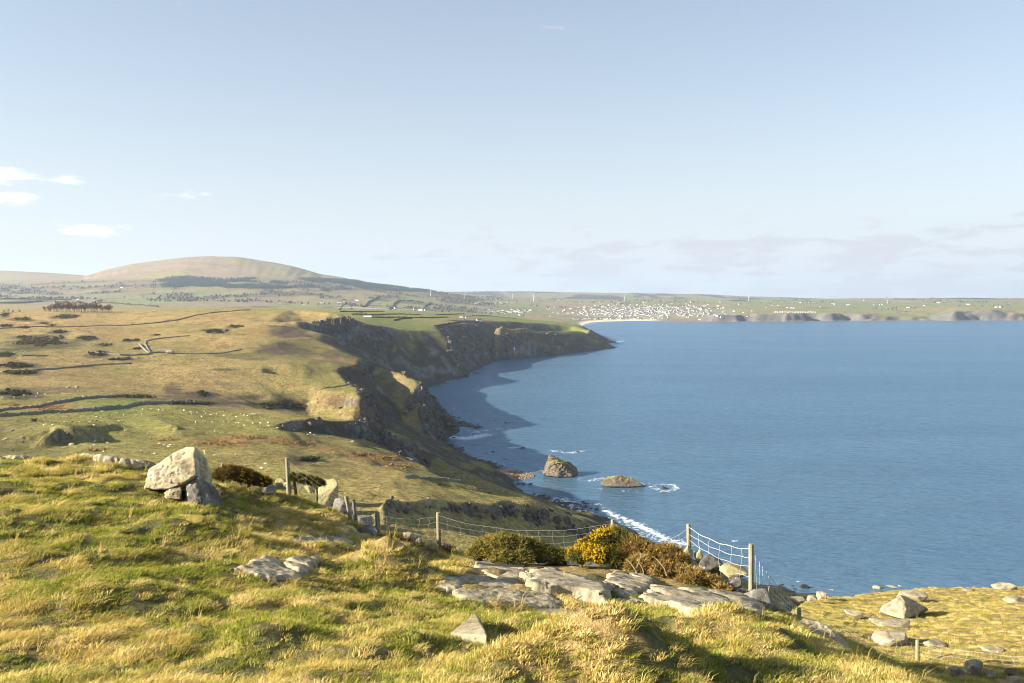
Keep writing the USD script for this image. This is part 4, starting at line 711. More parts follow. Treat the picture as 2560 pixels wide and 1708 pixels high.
# ------------------------------------------------------------------ fence
FP = [(556, 1158, 560, 1190, 28, .10, 'post'), (718, 1144, 724, 1222, 23.5, .11, 'post'), (865, 1240, 884, 1300, 23.5, .10, 'post'), (943, 1279, 947, 1346, 24, .12, 'post'), (1096, 1281, 1098, 1378, 24, .11, 'post'), (1532, 1299, 1540, 1400, 22.5, .10, 'post'), (1721, 1310, 1727, 1410, 21, .10, 'post'), (1878, 1360, 1878, 1496, 19.4, .105, 'post'), (1998, 1520, 1998, 1560, 23, .10, 'post'), (2294, 1600, 2294, 1660, 26, .11, 'post'), (2680, 1640, 2680, 1710, 25, .11, 'post')]
FE = thing('wire_fence', label='sagging sheep netting on weathered wooden posts along the edge of the hill', cat='fence')
tops, feet = [], []
def post_mesh(a, b, w):
    a, b = np.asarray(a, float), np.asarray(b, float); c = .22 * w
    sec = np.array([(-w / 2 + c, -w / 2), (w / 2 - c, -w / 2), (w / 2, -w / 2 + c), (w / 2, w / 2 - c), (w / 2 - c, w / 2), (-w / 2 + c, w / 2), (-w / 2, w / 2 - c), (-w / 2, -w / 2 + c)])
    r = math.cos(.5), math.sin(.5); sec = np.stack([sec[:, 0] * r[0] - sec[:, 1] * r[1], sec[:, 0] * r[1] + sec[:, 1] * r[0]], 1)
    v = []; lv = (0, .3, .6, .97, 1.0)
    for i, t in enumerate(lv):
        s = (1.05 - .08 * t) * (.86 if t == 1 else 1)
        v.append(np.c_[sec * s * (1 + .04 * math.sin(i * 3)), np.zeros(8)] + b + (a - b) * t)
    v = np.vstack(v + [(a + [0, 0, .004])[None], b[None]]); f = []
    for i in range(len(lv) - 1):
        for j in range(8): k = (j + 1) % 8; f += [(i * 8 + j, i * 8 + k, i * 8 + 8 + k), (i * 8 + j, i * 8 + 8 + k, i * 8 + 8 + j)]
    n = len(lv) * 8
    for j in range(8): k = (j + 1) % 8; f += [(n - 8 + j, n - 8 + k, n), (k, j, n + 1)]
    return v, np.array(f)
for px0, py0, px1, py1, d, w, nm in FP:
    t, b = P(px0, py0, d), P(px1, py1, d + .05); b[2] = min(b[2], float(ground(b[0], b[1]))) - .25
    tops.append(t); feet.append(P(px1, py1, d + .05)); obj(nm, post_mesh(t, b, w), M_WOOD, FE)
t, b = P(884, 1250, 23.8), P(892, 1308, 23.8); obj('post', post_mesh(t, b - [0, 0, .3], .09), M_DARKROCK, FE, label='dark leaning stake behind its paler neighbour')
r = np.random.default_rng(5)
def span(i, j, sag, rows=5, hi=.92, lo=.15, bend=.06, k=1.0):
    a0, a1, b0, b1 = tops[i], feet[i], tops[j], feet[j]; parts = []
    L = np.linalg.norm(b0 - a0); n = 24; cols = max(6, int(L / .32))
    def at(u, v):
        top = a0 + (b0 - a0) * u; bot = a1 + (b1 - a1) * u
        p = bot + (top - bot) * (lo + (hi - lo) * v); p = p.copy(); p[2] -= sag * 4 * u * (1 - u) * (1 - .25 * (1 - v)); p[1] -= bend * math.sin(v * 3.1) * math.sin(u * 3.14) + .06
        return p
    for q in range(rows):
        v = (q / (rows - 1)) ** .8; ph = r.uniform(0, 6)
        parts.append(tube([at(u, v) + [0, 0, .012 * math.sin(u * 21 + ph)] for u in np.linspace(0, 1, n)], (.0034 if q < rows - 1 else .0045) * k, 4))
    for c in range(1, cols):
        u = c / cols + r.uniform(-.01, .01)
        parts.append(tube([at(min(max(u + .35 / L * .28 * math.sin(v * 5 + c * .7) * .5, 0), 1), v) for v in np.linspace(0, 1, 6)], .003 * k, 4))
    obj('netting', cat(parts), M_WIRE, FE)
for i, j, s, k in ((1, 2, .06, .6), (2, 3, .1, .45), (3, 4, .12, .4), (4, 5, .3, .36), (5, 6, .42, .5), (6, 7, .12, 1.15), (7, 8, .12, 1.3), (8, 9, .2, .7), (9, 10, .12, .9)): span(i, j, s, k=k)

# ------------------------------------------------------------------ gorse near the fence
def gorse(label, blobs, sprigs, flower, mat, seed, branches=(), flower_side=None, ht=.1):
    r = np.random.default_rng(seed); root = thing('gorse_bush', label=label, cat='bush')
    cs = np.array([list(P(px, py, d)) + [rad] for px, py, d, rad in blobs])
    ids = r.choice(len(cs), sprigs, p=cs[:, 3] ** 2 / (cs[:, 3] ** 2).sum())
    dirs = r.normal(size=(sprigs, 3)); dirs[:, 2] = np.abs(dirs[:, 2]) * .9 - .25; dirs /= np.linalg.norm(dirs, axis=1, keepdims=True)
    c = cs[ids, :3] + dirs * cs[ids, 3:4] * (r.uniform(.55, 1.0, (sprigs, 1)) ** .6) * (1 + .35 * (fbm(dirs * 3 + ids[:, None] * 1.7, 2, seed) - .5))[:, None] * [1, 1, .85]
    V, Fc = [], []
    for k in range(4):
        a = dirs + r.normal(size=(sprigs, 3)) * .75; a /= np.linalg.norm(a, axis=1, keepdims=True)
        s = np.cross(a, r.normal(size=(sprigs, 3))); s /= np.linalg.norm(s, axis=1, keepdims=True)
        ln = ht * r.uniform(.6, 1.5, (sprigs, 1)); w = .011
        V.append(np.stack([c - s * w, c + s * w, c + a * ln], 1).reshape(-1, 3)); Fc.append(np.arange(sprigs * 3).reshape(-1, 3) + k * sprigs * 3)
    obj('foliage', (np.vstack(V), np.vstack(Fc)), mat, root, kind='stuff')
    core = []
    for x, y, z, rad in cs:
        m = trimesh.creation.icosphere(2, rad * .62); m.vertices = m.vertices * [1, 1, .8] * (1 + .5 * (fbm(m.vertices * 4 / rad, 2, seed) - .5))[:, None] + [x, y, z - .03]; core.append(m)
    cs[:, 2] = np.minimum(cs[:, 2], ground(cs[:, 0], cs[:, 1]) + cs[:, 3] * .5 + .75) if False else cs[:, 2]
    for x, y, z, rad in cs[::3]:
        gz = float(ground(x, y))
        if z - gz < .9: core.append(tube([(x, y, gz - .2), (x + .05, y, (gz + z) / 2), (x, y, z)], [.05, .045, .04]))
    obj('inner_branches', cat(core), M_GORSE if mat is M_GORSE else M_GORSEBROWN, root)
    if flower:
        keep = np.arange(sprigs) if flower_side is None else np.where(flower_side(c))[0]
        cl = fbm(c[keep] * 3.2, 2, seed) + .12 * dirs[keep, 2]; keep = keep[cl > np.quantile(cl, .45)]; sel = r.choice(keep, min(flower, len(keep)), replace=flower > len(keep)); fv, ff = [], []
        base = np.array([(1, 0, 0), (-.5, .87, 0), (-.5, -.87, 0), (0, 0, 1.2)]); fc = np.array([(0, 1, 3), (1, 2, 3), (2, 0, 3)])
        for q, s in enumerate(sel):
            fv.append(base * r.uniform(.018, .036) + c[s] + dirs[s] * r.uniform(.02, .10)); ff.append(fc + 4 * q)
        obj('flowers', (np.vstack(fv), np.vstack(ff)), M_FLOWER, root, kind='stuff')
    for path, rad in branches: obj('branch', tube([P(*p) for p in path], np.linspace(rad * .75, rad * .35, len(path)), 6), M_BARK2, root, True)
M_BARK2 = simple('gorse_wood', [(.13, .10, .05), (.20, .16, .085), (.27, .22, .12)], 6.0, bump=.5, bdist=.01)
gorse('wide green gorse bush at the left of the pair above the outcrop', [(1195, 1385, 22, .28), (1225, 1372, 22, .36), (1258, 1368, 22, .42), (1290, 1372, 22.1, .42), (1322, 1378, 22.2, .4), (1352, 1388, 22.2, .36), (1300, 1402, 21.6, .34), (1260, 1398, 21.6, .34), (1384, 1396, 22.2, .28), (1410, 1392, 22.2, .24)], 6500, 260, M_GORSE, 81, flower_side=lambda c: (c[:, 0] < P(1262, 1370, 22)[0]))
gorse('gorse bush in full yellow flower beside the fence post', [(1450, 1392, 21.6, .30), (1478, 1375, 21.6, .36), (1505, 1360, 21.6, .38), (1532, 1352, 21.6, .38), (1560, 1362, 21.5, .38), (1500, 1390, 21.3, .34), (1540, 1392, 21.3, .36)], 5600, 4000, M_GORSE, 82, flower_side=lambda c: (c[:, 0] < P(1535, 1370, 21.6)[0]))
gorse('brown straggling gorse with bare twisted stems above the long slab', [(1585, 1372, 21.2, .34), (1612, 1388, 21, .36), (1640, 1398, 20.8, .34), (1668, 1390, 20.8, .34), (1690, 1402, 20.6, .28), (1600, 1418, 20.4, .34), (1655, 1430, 20, .30), (1700, 1440, 20, .32), (1740, 1450, 19.8, .30), (1775, 1462, 19.6, .26), (1720, 1462, 19.4, .28), (1805, 1480, 19.2, .2)], 6000, 120, M_GORSEBROWN, 83,
      branches=[([(1590, 1445, 19.6), (1592, 1420, 19.6), (1600, 1400, 19.7), (1604, 1385, 19.8)], .035), ([(1592, 1430, 19.55), (1580, 1412, 19.6), (1572, 1403, 19.7)], .028), ([(1612, 1448, 19.4), (1608, 1425, 19.5), (1596, 1405, 19.6)], .022), ([(1625, 1444, 19.4), (1634, 1428, 19.4), (1640, 1412, 19.5)], .02), ([(1668, 1440, 19.2), (1660, 1420, 19.3), (1645, 1402, 19.4), (1636, 1394, 19.5)], .02), ([(1604, 1400, 19.7), (1612, 1392, 19.8), (1625, 1388, 19.9)], .02)])
gorse('small gorse with yellow tips between the great boulder and the tall post', [(552, 1190, 22.1, .2), (572, 1186, 22.1, .24), (596, 1190, 22.2, .26), (618, 1196, 22.2, .24), (640, 1203, 22.3, .2), (662, 1208, 22.3, .15)], 3200, 240, M_GORSEBROWN, 84, flower_side=lambda c: (c[:, 0] < P(565, 1180, 23.5)[0]) | (c[:, 0] > P(640, 1180, 23.5)[0]))
gorse('low dark strip of gorse behind the upright stones', [(735, 1196, 23.6, .13), (752, 1199, 23.6, .14), (770, 1203, 23.6, .13), (788, 1207, 23.6, .12), (800, 1210, 23.6, .1)], 1400, 60, M_GORSE, 85)
def bracken(label, pts_, seed, h):
    r = np.random.default_rng(seed); V = []
    for px, py, d, w in pts_:
        c = P(px, py, d); c[2] = float(ground(c[0], c[1])); n = 260
        b = c + np.c_[r.normal(0, w, n), r.normal(0, .12, n), np.zeros(n)]; t = b + np.c_[r.normal(0, .06, n), r.normal(0, .06, n), h * r.uniform(.5, 1.2, n)]
        s = np.c_[np.full(n, .009), np.zeros(n), np.zeros(n)]; V.append(np.stack([b - s, b + s, t], 1).reshape(-1, 3))
    V = np.vstack(V); obj('bracken', (V, np.arange(len(V)).reshape(-1, 3)), M_BRACKEN, None, label=label, kind='stuff')
bracken('rusty dead bracken along the fence left of the white spotted stone', [(985, 1350, 23.4, .22), (1005, 1358, 23.4, .22), (968, 1346, 23.5, .2)], 91, .3)
bracken('rusty dead bracken at the foot of the grey fence post', [(1065, 1378, 23.3, .2), (1085, 1382, 23.3, .2), (1108, 1382, 23.4, .14)], 92, .25)

# ------------------------------------------------------------------ grass
def tuft(n, rad, h0, h1, lean, w, seed):
    r = np.random.default_rng(seed); a = r.uniform(0, 6.283, n); q = rad * np.sqrt(r.uniform(0, 1, n)); b = np.c_[q * np.cos(a), q * np.sin(a), np.full(n, -.03)]
    h = r.uniform(h0, h1, n); out = np.c_[np.cos(a), np.sin(a)] * (q / rad)[:, None] * .5 + r.normal(0, .35, (n, 2)) + np.array(lean)
    th = r.uniform(0, 6.283, n); s = np.c_[np.cos(th), np.sin(th), np.zeros(n)] * w * r.uniform(.6, 1.3, (n, 1))
    m = b + np.c_[out * (h * .35)[:, None], h * .62]; t = b + np.c_[out * (h * 1.0)[:, None], h * (1 - .28 * np.minimum(np.hypot(*out.T), 1.6))]
    v = np.stack([b - s, b + s, m + s * .75, m - s * .75, t], 1).reshape(-1, 3); i = np.arange(n)[:, None] * 5
    return v, np.vstack([i + [0, 1, 2], i + [0, 2, 3], i + [3, 2, 4]])
M_GREEN = leafy('green_grass', [(.22, (.17, .20, .024)), (.5, (.37, .36, .075)), (.78, (.56, .50, .15))], 1.6, .35)
M_STRAW = leafy('straw_grass', [(.22, (.38, .31, .075)), (.5, (.64, .50, .18)), (.78, (.78, .63, .30))], 1.6, .35)
gp = UsdGeom.PointInstancer.Define(stage, '/World/grass'); tag(gp, 'wind combed tussocks of green and straw grass over the near hillside', None, None, 'stuff')
specs = [(80, .12, .035, .08, (.25, .1), .0048, M_GREEN), (80, .12, .04, .10, (.4, .15), .0048, M_GREEN), (80, .13, .03, .075, (.15, .2), .0048, M_STRAW), (90, .12, .04, .09, (.45, .2), .0046, M_STRAW), (90, .13, .05, .13, (.6, .25), .0046, M_STRAW), (70, .12, .04, .11, (.2, .0), .0048, M_GREEN), (5, .06, .25, .45, (.15, .1), .004, M_STRAW)]
rel = gp.CreatePrototypesRel()
for i, (n, rad, h0, h1, lean, w, m) in enumerate(specs):
    p = usdkit.mesh(stage, f'/World/grass/tuft_{i + 1:03d}', tuft(n, rad, h0, h1, lean, w, 100 + i), m); rel.AddTarget(p.GetPath())
r = np.random.default_rng(12); xs, ys = [], []
for y0, y1, dens in ((5, 9, 95), (9, 13, 70), (13, 18, 46), (18, 25, 30)):
    n = int((y1 - y0) * 1.36 * ((y0 + y1) / 2 + 4) * dens); y = r.uniform(y0, y1, n); x = r.uniform(-.68, .68, n) * (y + 4); xs.append(x); ys.append(y)
n = 9000; y = r.uniform(20, 58, n); x = r.uniform(.24, .72, n) * (y + 4); xs.append(x); ys.append(y)
x, y = np.concatenate(xs), np.concatenate(ys)
ok = np.ones(len(x), bool)
for g in SLABS:
    c = g.mean(0); ok &= ~in_poly(x, y, c + (g - c) * .88)
x, y = x[ok], y[ok]; z = ground(x, y)
pv, qv = project(x, y, z); ok = (pv > -60) & (pv < 2620) & (qv < 1760); x, y, z = x[ok], y[ok], z[ok]
g1, g2, g3 = n2(x, y, 2.6, 61, 4), n2(x, y, .5, 62, 3), n2(x, y, 9, 63, 3)
straw = sm(g1 + .5 * g2 + .3 * g3 + r.normal(0, .16, len(x)), -.05, .35)
terrace = (y > 21) & (x / (y + 1) > .27)
u = r.uniform(0, 1, len(x)); kind = np.where(r.uniform(0, 1, len(x)) < np.where(terrace, .68, .20 + .68 * straw), np.choose((u * 3.08).astype(int), [2, 3, 4, 6]), np.choose((u * 3).astype(int), [0, 1, 5]))
far_k = np.sqrt(np.clip(np.hypot(x, y) / 10, 1, 3)); sc = r.uniform(.75, 1.3, len(x)) * (.85 + .3 * np.clip(g2, -1, 1)) * np.where(terrace, .72 * far_k, far_k)
bare = (g2 < -.16) & (r.uniform(0, 1, len(x)) < .35) & ~terrace
x, y, z, kind, sc, terrace = (q_[~bare] for q_ in (x, y, z, kind, sc, terrace))
ang = r.normal(0, .5, len(x))
gp.CreateProtoIndicesAttr(Vt.IntArray.FromNumpy(kind.astype(np.int32)))
gp.CreatePositionsAttr(Vt.Vec3fArray.FromNumpy(np.c_[x, y, z].astype(np.float32)))
gp.CreateScalesAttr(Vt.Vec3fArray.FromNumpy(np.c_[sc, sc, sc * np.where(terrace, .6, .8)].astype(np.float32)))
q = np.zeros((len(x), 4)); q[:, 0], q[:, 3] = np.cos(ang / 2), np.sin(ang / 2)
gp.CreateOrientationsAttr([Gf.Quath(float(a), 0, 0, float(b)) for a, b in zip(q[:, 0], q[:, 3])])
print('grass', len(x))

# ------------------------------------------------------------------ dry stone walls, hedges
def strip(px_list, w, h, step, seed, jag=.25):
    """a wall or hedge along surveyed pixels, following the ground"""
    q = [hit(*p)[:2] for p in px_list]; p = []
    for a, b in zip(q, q[1:]):
        n = max(2, int(np.linalg.norm(b - a) / step)); p += [a + (b - a) * i / n for i in range(n)]
    p = np.array(p + [q[-1]]); r = np.random.default_rng(seed)
    if len(p) > 260: p = p[np.linspace(0, len(p) - 1, 260).astype(int)]
    p = p + r.normal(0, w * .12, p.shape); t = np.gradient(p, axis=0); t /= np.linalg.norm(t, axis=1, keepdims=True) + 1e-9; s = np.c_[-t[:, 1], t[:, 0]]
    hh = h * (1 + r.uniform(-jag, jag, len(p))); ww = w * (1 + r.uniform(-jag, jag, len(p)))
    prof = ((-.5, -.3), (-.46, .55), (-.28, .98), (.28, 1.0), (.46, .55), (.5, -.3)); V = []
    for k, (a, b) in enumerate(prof):
        xy = p + s * (a * ww)[:, None]; V.append(np.c_[xy, ground(xy[:, 0], xy[:, 1]) * .5 + ground(p[:, 0], p[:, 1]) * .5 + b * hh * (1 + r.uniform(-jag, jag, len(p)) * .5)])
    V = np.stack(V, 1); m = len(prof); n = len(p); i, j = np.meshgrid(np.arange(n - 1), np.arange(m - 1), indexing='ij')
    f = np.stack([i * m + j, i * m + j + 1, (i + 1) * m + j + 1, (i + 1) * m + j], -1).reshape(-1, 4)
    caps = [[e + c for c in q4] for e in (0, (n - 1) * m) for q4 in ((0, 1, 2, 3), (0, 3, 4, 5))]
    return V.reshape(-1, 3), np.vstack([f, caps])
WALLS = [('nearest dark dry stone wall curving over the sheep pasture', [(-30, 1044), (0, 1042), (109, 1033), (218, 1028), (300, 1020), (381, 1010), (436, 1008), (500, 1010)], 1.0, 1.9),
    ('dry stone wall above the nearest one, ending in mid pasture', [(-30, 1033), (0, 1028), (82, 1020), (163, 1005), (232, 995), (285, 992)], .9, 1.6), ('thin wall over the moor left of the bare ruin stones', [(40, 932), (95, 926), (191, 918), (272, 912), (330, 910)], .9, 1.5),
    ('longest wall crossing the upper moor below the grove', [(-20, 825), (0, 823), (43, 820), (119, 818), (221, 817), (311, 815), (357, 811), (395, 808), (436, 802), (490, 789), (545, 781), (626, 776)], 1.0, 1.6), ('short wall beside the left gorse patch', [(54, 891), (119, 891)], .9, 1.4),
    ('ruined wall running left from the stone pen', [(225, 882), (300, 889), (373, 887)], 1.2, 1.8), ('wall of the ruined lane, left side', [(346, 861), (358, 872), (373, 886)], 1.2, 1.8), ('wall of the ruined lane, right side', [(366, 851), (363, 862), (376, 884)], 1.0, 1.5),
    ('upper wall of the small stone pen', [(376, 874), (400, 875), (427, 877)], 1.0, 1.6), ('lower wall of the small stone pen', [(377, 884), (405, 882), (430, 882)], 1.0, 1.6), ('wall running right from the stone pen', [(430, 885), (470, 885), (517, 885), (560, 883), (605, 875)], .9, 1.2), ('wall climbing right from the ruined lane', [(370, 853), (408, 846), (474, 840)], .9, 1.3),
    ('field wall along the top of the sunlit cove cliff', [(776, 982), (800, 976), (830, 970), (873, 962)], .8, 1.1), ('low wall along the brow of the lowest pasture', [(1012, 1196), (1070, 1196), (1120, 1200), (1150, 1204)], .8, 1.0)]
for i, (lab, pp, w, h) in enumerate(WALLS): obj('dry_stone_wall', strip(pp, w, h, 1.1, 200 + i, .3), M_WALL, None, label=lab, cat='wall')
HEDGES = [('hedge along the back of the clifftop fields left of the barn', [(850, 780), (890, 780), (960, 780)]), ('hedge line just behind the pale barn', [(880, 787), (930, 788), (990, 786), (1050, 788)]), ('dark hedge across the middle of the clifftop fields', [(930, 794), (1000, 794), (1050, 795), (1120, 794)]), ('hedge right of the middle clifftop hedge', [(1090, 788), (1140, 786), (1160, 785)]),
    ('curving hedge round the pale clifftop field', [(1160, 800), (1164, 804), (1145, 808), (1110, 812), (1085, 816)]), ('hedge left of the pale clifftop field', [(985, 802), (1000, 798), (1030, 797)]), ('hedge over the clifftop pasture farthest right', [(1180, 790), (1230, 791), (1290, 797)]), ('short hedge above the barn roof', [(900, 783), (915, 785)]),
    ('slanting hedge climbing the hill foot behind the clifftop', [(905, 768), (920, 757), (945, 745), (948, 740)]), ('hedge right of the slanting one on the hill foot', [(975, 773), (985, 762), (998, 751)]), ('short upright hedge at the left of the hill foot fields', [(878, 774), (877, 762)]), ('slanting hedge at the left end of the hill foot fields', [(848, 775), (856, 764), (868, 757)]), ('level hedge through the hill foot fields', [(1000, 752), (1030, 753), (1060, 757)]), ('hedge at the right of the hill foot fields', [(1060, 770), (1070, 762), (1076, 757)]),
    ('long hedge over the pale meadow behind the grove', [(0, 759), (60, 758), (105, 755)]), ('second hedge over the meadow behind the grove', [(0, 749), (90, 749), (180, 751)]), ('hedge on the meadow right of the grove', [(245, 757), (320, 762), (395, 768)])]
for i, (lab, pp) in enumerate(HEDGES):
    far_h = hit(*pp[0])[1] > 4400
    obj('hedge', strip(pp, 6.0 if far_h else 2.8, 7.0 if far_h else 2.4, 6.0 if far_h else 3.0, 240 + i, .4), M_HEDGE, None, label=lab, cat='hedge')

# ------------------------------------------------------------------ gorse and scrub on the moor
def scrub(label, px, py, w, h, n, seed, flower=0.0, size=1.6, mat=None, name='gorse_patch'):
    r = np.random.default_rng(seed); root = thing(name, label=label, cat='scrub'); ms, fl = [], []
    for k in range(n):
        t = r.uniform(0, 6.28); q = math.sqrt(r.uniform(0, 1)) * (.75 + .5 * math.sin(t * 3 + seed) * math.sin(t * 2 + seed * 2)); m = hit(px + math.cos(t) * q * w, py + math.sin(t) * q * h)
        if m is None or m[2] < 1: continue
        s = size * r.uniform(.5, 1.15); v, f = _ICO[1]
        v = v * (1 + r.uniform(-.42, .42, len(v)))[:, None] * [s * 1.2, s * 1.2, s * .9] + m + [0, 0, s * .25]
        ms.append((v, f))
        if r.uniform() < flower:
            top = v[v[:, 2] > m[2] + s * .45]; base = np.array([(1, 0, 0), (-.5, .87, 0), (-.5, -.87, 0), (0, 0, 1.)]) * .3
            for c in top[r.integers(0, len(top), 26)] if len(top) else []: fl.append((base * r.uniform(.6, 1.3) + c, np.array([(0, 1, 3), (1, 2, 3), (2, 0, 3)])))
    obj('foliage', cat(ms), mat or M_GORSEFAR, root, kind='stuff')
    if fl: obj('flowers', cat(fl), M_FLOWERFAR, root, kind='stuff')
for i, (lab, px, py, w, h, n, fl, s) in enumerate(SC): scrub(lab, px, py, w, h, int(n * 2.6), 300 + i, fl, s * .92)
for i, (lab, px, py, w, h, n) in enumerate(BR): scrub(lab, px, py, w * 1.15, h, n * 3, 360 + i, 0, .5, M_BRACKENFAR, 'bracken_patch')

# ------------------------------------------------------------------ trees
def bare_tree(name, seed, hgt):
    c = proto(name); r = np.random.default_rng(seed)
    trunk = [tube([(0, 0, -1), (.1, 0, hgt * .3), (r.normal(0, .3), r.normal(0, .3), hgt * .62), (r.normal(0, .4), r.normal(0, .4), hgt * .92)], [.32, .26, .17, .05], 6)]
    tw = []
    for k in range(16):
        z = hgt * r.uniform(.25, .85); a = r.uniform(0, 6.28); L = hgt * .26 * (1.15 - z / hgt) * r.uniform(.8, 1.5) + .8
        e = np.array([math.cos(a) * L, math.sin(a) * L, z + L * r.uniform(.5, 1.1)]); m = np.array([math.cos(a) * L * .5, math.sin(a) * L * .5, z + L * .3]); trunk.append(tube([(0, 0, z), m, e], [.10, .07, .03], 4))
        for q in range(34):
            b = m + (e - m) * r.uniform(.1, 1) + r.normal(0, .35, 3); d = r.normal(size=3) + [0, 0, .8]; d /= np.linalg.norm(d); s = np.cross(d, r.normal(size=3)); s /= np.linalg.norm(s)
            tw.append(np.stack([b - s * .075, b + s * .075, b + d * r.uniform(.8, 1.9)]))
    tw = np.array(tw).reshape(-1, 3)
    usdkit.mesh(stage, f'{c.GetPath()}/trunk', cat(trunk), M_BARK, True); usdkit.mesh(stage, f'{c.GetPath()}/crown', (tw, np.arange(len(tw)).reshape(-1, 3)), M_TWIG)
    return c.GetPath()
trees = [bare_tree(f'bare_tree_kind_{i + 1:03d}', 400 + i, h) for i, h in enumerate((13, 15, 11))]
r = np.random.default_rng(44)
for k in range(70):
    px = 112 + 166 * (k / 69) + r.uniform(-5, 5); d = 1690 + r.uniform(-15, 110); a, _ = ray(px, 700); x = a * d; z = float(ground(x, d))
    s = r.uniform(1.0, 1.6) * (.75 if px > 250 or px < 130 else 1.05)
    copy_of('bare_tree', trees[k % 3], (x, d, z), r.uniform(0, 6.28), s, label=f'bare brown winter tree in the {("left end", "middle", "right end")[k // 24]} of the grove on the moor crest', cat='tree', group=f'trees in the {("left end", "middle", "right end")[k // 24]} of the moor grove')
for k, px in enumerate((8, 18, 30, 46)):
    d = 2300 + 40 * k; a, _ = ray(px, 700); copy_of('bare_tree', trees[k % 3], (a * d, d, float(ground(a * d, d))), k, 1.0, label='faint bare tree beyond the crest at the left edge', cat='tree', group='trees beyond the crest at the left edge')

# woods far away: conifer plantation and bare woodland
def wood(name, label, mask, grid, n, seed, kinds, mat, smin, smax):
    r = np.random.default_rng(seed); w = np.clip(mask, 0, 1) ** 2; w = w * (grid.Y + AP) ** 2 * (grid.Z > 3); w = (w / w.sum()).ravel()
    pick = r.choice(len(w), n, p=w); da, dl = grid.A[1] - grid.A[0], grid.L[1] - grid.L[0]
    A = grid.AA.ravel()[pick] + r.uniform(-.5, .5, n) * da; L = grid.LL.ravel()[pick] + r.uniform(-.5, .5, n) * dl; y = np.exp(L) - AP; x = A * (y + AP); z = ground(x, y)
    pi = UsdGeom.PointInstancer.Define(stage, '/World/' + name); tag(pi, label, None, None, 'stuff'); rel = pi.CreatePrototypesRel()
    for i, k in enumerate(kinds): rel.AddTarget(usdkit.mesh(stage, f'/World/{name}/tree_{i + 1:03d}', k, mat, True).GetPath())
    sc = r.uniform(smin, smax, n)
    pi.CreateProtoIndicesAttr(Vt.IntArray.FromNumpy(r.integers(0, len(kinds), n).astype(np.int32))); pi.CreatePositionsAttr(Vt.Vec3fArray.FromNumpy(np.c_[x, y, z - .5].astype(np.float32)))
    pi.CreateScalesAttr(Vt.Vec3fArray.FromNumpy(np.c_[sc, sc, sc * r.uniform(.8, 1.25, n)].astype(np.float32)))
def cone(seed):
    r = np.random.default_rng(seed); ms = []
    for z0, z1, rad in ((.12, .62, .24), (.35, .82, .18), (.58, 1.0, .12)):
        a = np.arange(7) * 2 * np.pi / 7; v = np.vstack([np.c_[np.cos(a), np.sin(a), np.zeros(7)] * rad * r.uniform(.8, 1.2, (7, 1)) + [0, 0, z0], [[0, 0, z1]]]); ms.append((v, np.array([(i, (i + 1) % 7, 7) for i in range(7)])))
    ms.append(tube([(0, 0, -.05), (0, 0, .2)], [.03, .03], 5)); return cat(ms)
def puff(seed):
    r = np.random.default_rng(seed); ms = [tube([(0, 0, -.1), (0, 0, .5)], [.05, .03], 5)]
    for k in range(3):
        v, f = _ICO[1]; ms.append((v * r.uniform(.22, .34) * (1 + .5 * r.uniform(-1, 1, (len(v), 1))) * [1, 1, .9] + [r.uniform(-.2, .2), r.uniform(-.2, .2), r.uniform(.45, .7)], f))
    return cat(ms)
wood('conifer_plantation', 'dark blue green conifer plantation banded along the hill flank', CONIFERS, far, 14000, 61, [cone(1), cone(2), cone(3)], M_PINE, 14, 24)
hn = n2(far.X, far.Y, 260, 44, 4)
wmask = sm(hn + .35 * n2(far.X, far.Y, 90, 45), .0, .2) * sm(far.Y, 5000, 5300) * sm(PXF, 1300, 1200) * sm(far.Z, 300, 250) * (1 - CONIFERS)
wood('bare_woodland', 'grey brown bare woodland and thickets on the hill foot', wmask, far, 7000, 62, [puff(1), puff(2), puff(3)], M_WOODS, 9, 18)
wmask = (sm(n2(far.X, far.Y * .4, 320, 77, 4), .16, .3) * sm(PXF, 1080, 1180) + ridge_w * .7) * sm(far.Y, 5700, 6000) * (far.Z > 15)
wood('far_thickets', 'scattered hedgerow trees and copses over the far farmland', wmask, far, 3400, 63, [puff(4), puff(5)], M_WOODS, 8, 15)

# ------------------------------------------------------------------ houses
def house_kind(name, L, W, Hh, wall=(.56, .55, .52), roof=(.10, .095, .10)):
    c = proto(name); a, b = L / 2, W / 2
    wv = np.array([(-a, -b, -3), (a, -b, -3), (a, b, -3), (-a, b, -3), (-a, -b, Hh), (a, -b, Hh), (a, b, Hh), (-a, b, Hh), (-a, 0, Hh + W * .42), (a, 0, Hh + W * .42)])
    wf = np.array([(0, 1, 5), (0, 5, 4), (2, 3, 7), (2, 7, 6), (1, 2, 6), (1, 6, 5), (5, 6, 9), (3, 0, 4), (3, 4, 7), (7, 4, 8)])
    e = .4; rz = Hh + W * .42 + .25
    rv = np.array([(-a - e, -b - e, Hh - .3), (a + e, -b - e, Hh - .3), (a + e, 0, rz), (-a - e, 0, rz), (-a - e, b + e, Hh - .3), (a + e, b + e, Hh - .3)]); rf = np.array([(0, 1, 2), (0, 2, 3), (3, 2, 5), (3, 5, 4)])
    m = usdkit.mesh(stage, f'{c.GetPath()}/wall', (wv, wf), M_HOUSE); primvar(m, 'col', np.tile(wall, (len(wv), 1)))
    ch = trimesh.creation.box([.9, .9, 2.0]); ch.apply_translation([a - .8, 0, rz + .5])
    v, f = cat([(rv, rf), ch]); m = usdkit.mesh(stage, f'{c.GetPath()}/roof', (v, f), M_HOUSE); primvar(m, 'col', np.tile(roof, (len(v), 1)))
    return c.GetPath()
KH = [house_kind('house_kind', 11, 8, 5.2), house_kind('house_kind_b', 9, 7, 3.4), house_kind('house_kind_c', 20, 8, 5.6), house_kind('house_kind_d', 13, 8, 5.2, (.55, .50, .43)), house_kind('house_kind_e', 16, 9, 6.5, (.52, .50, .47), (.16, .10, .08))]
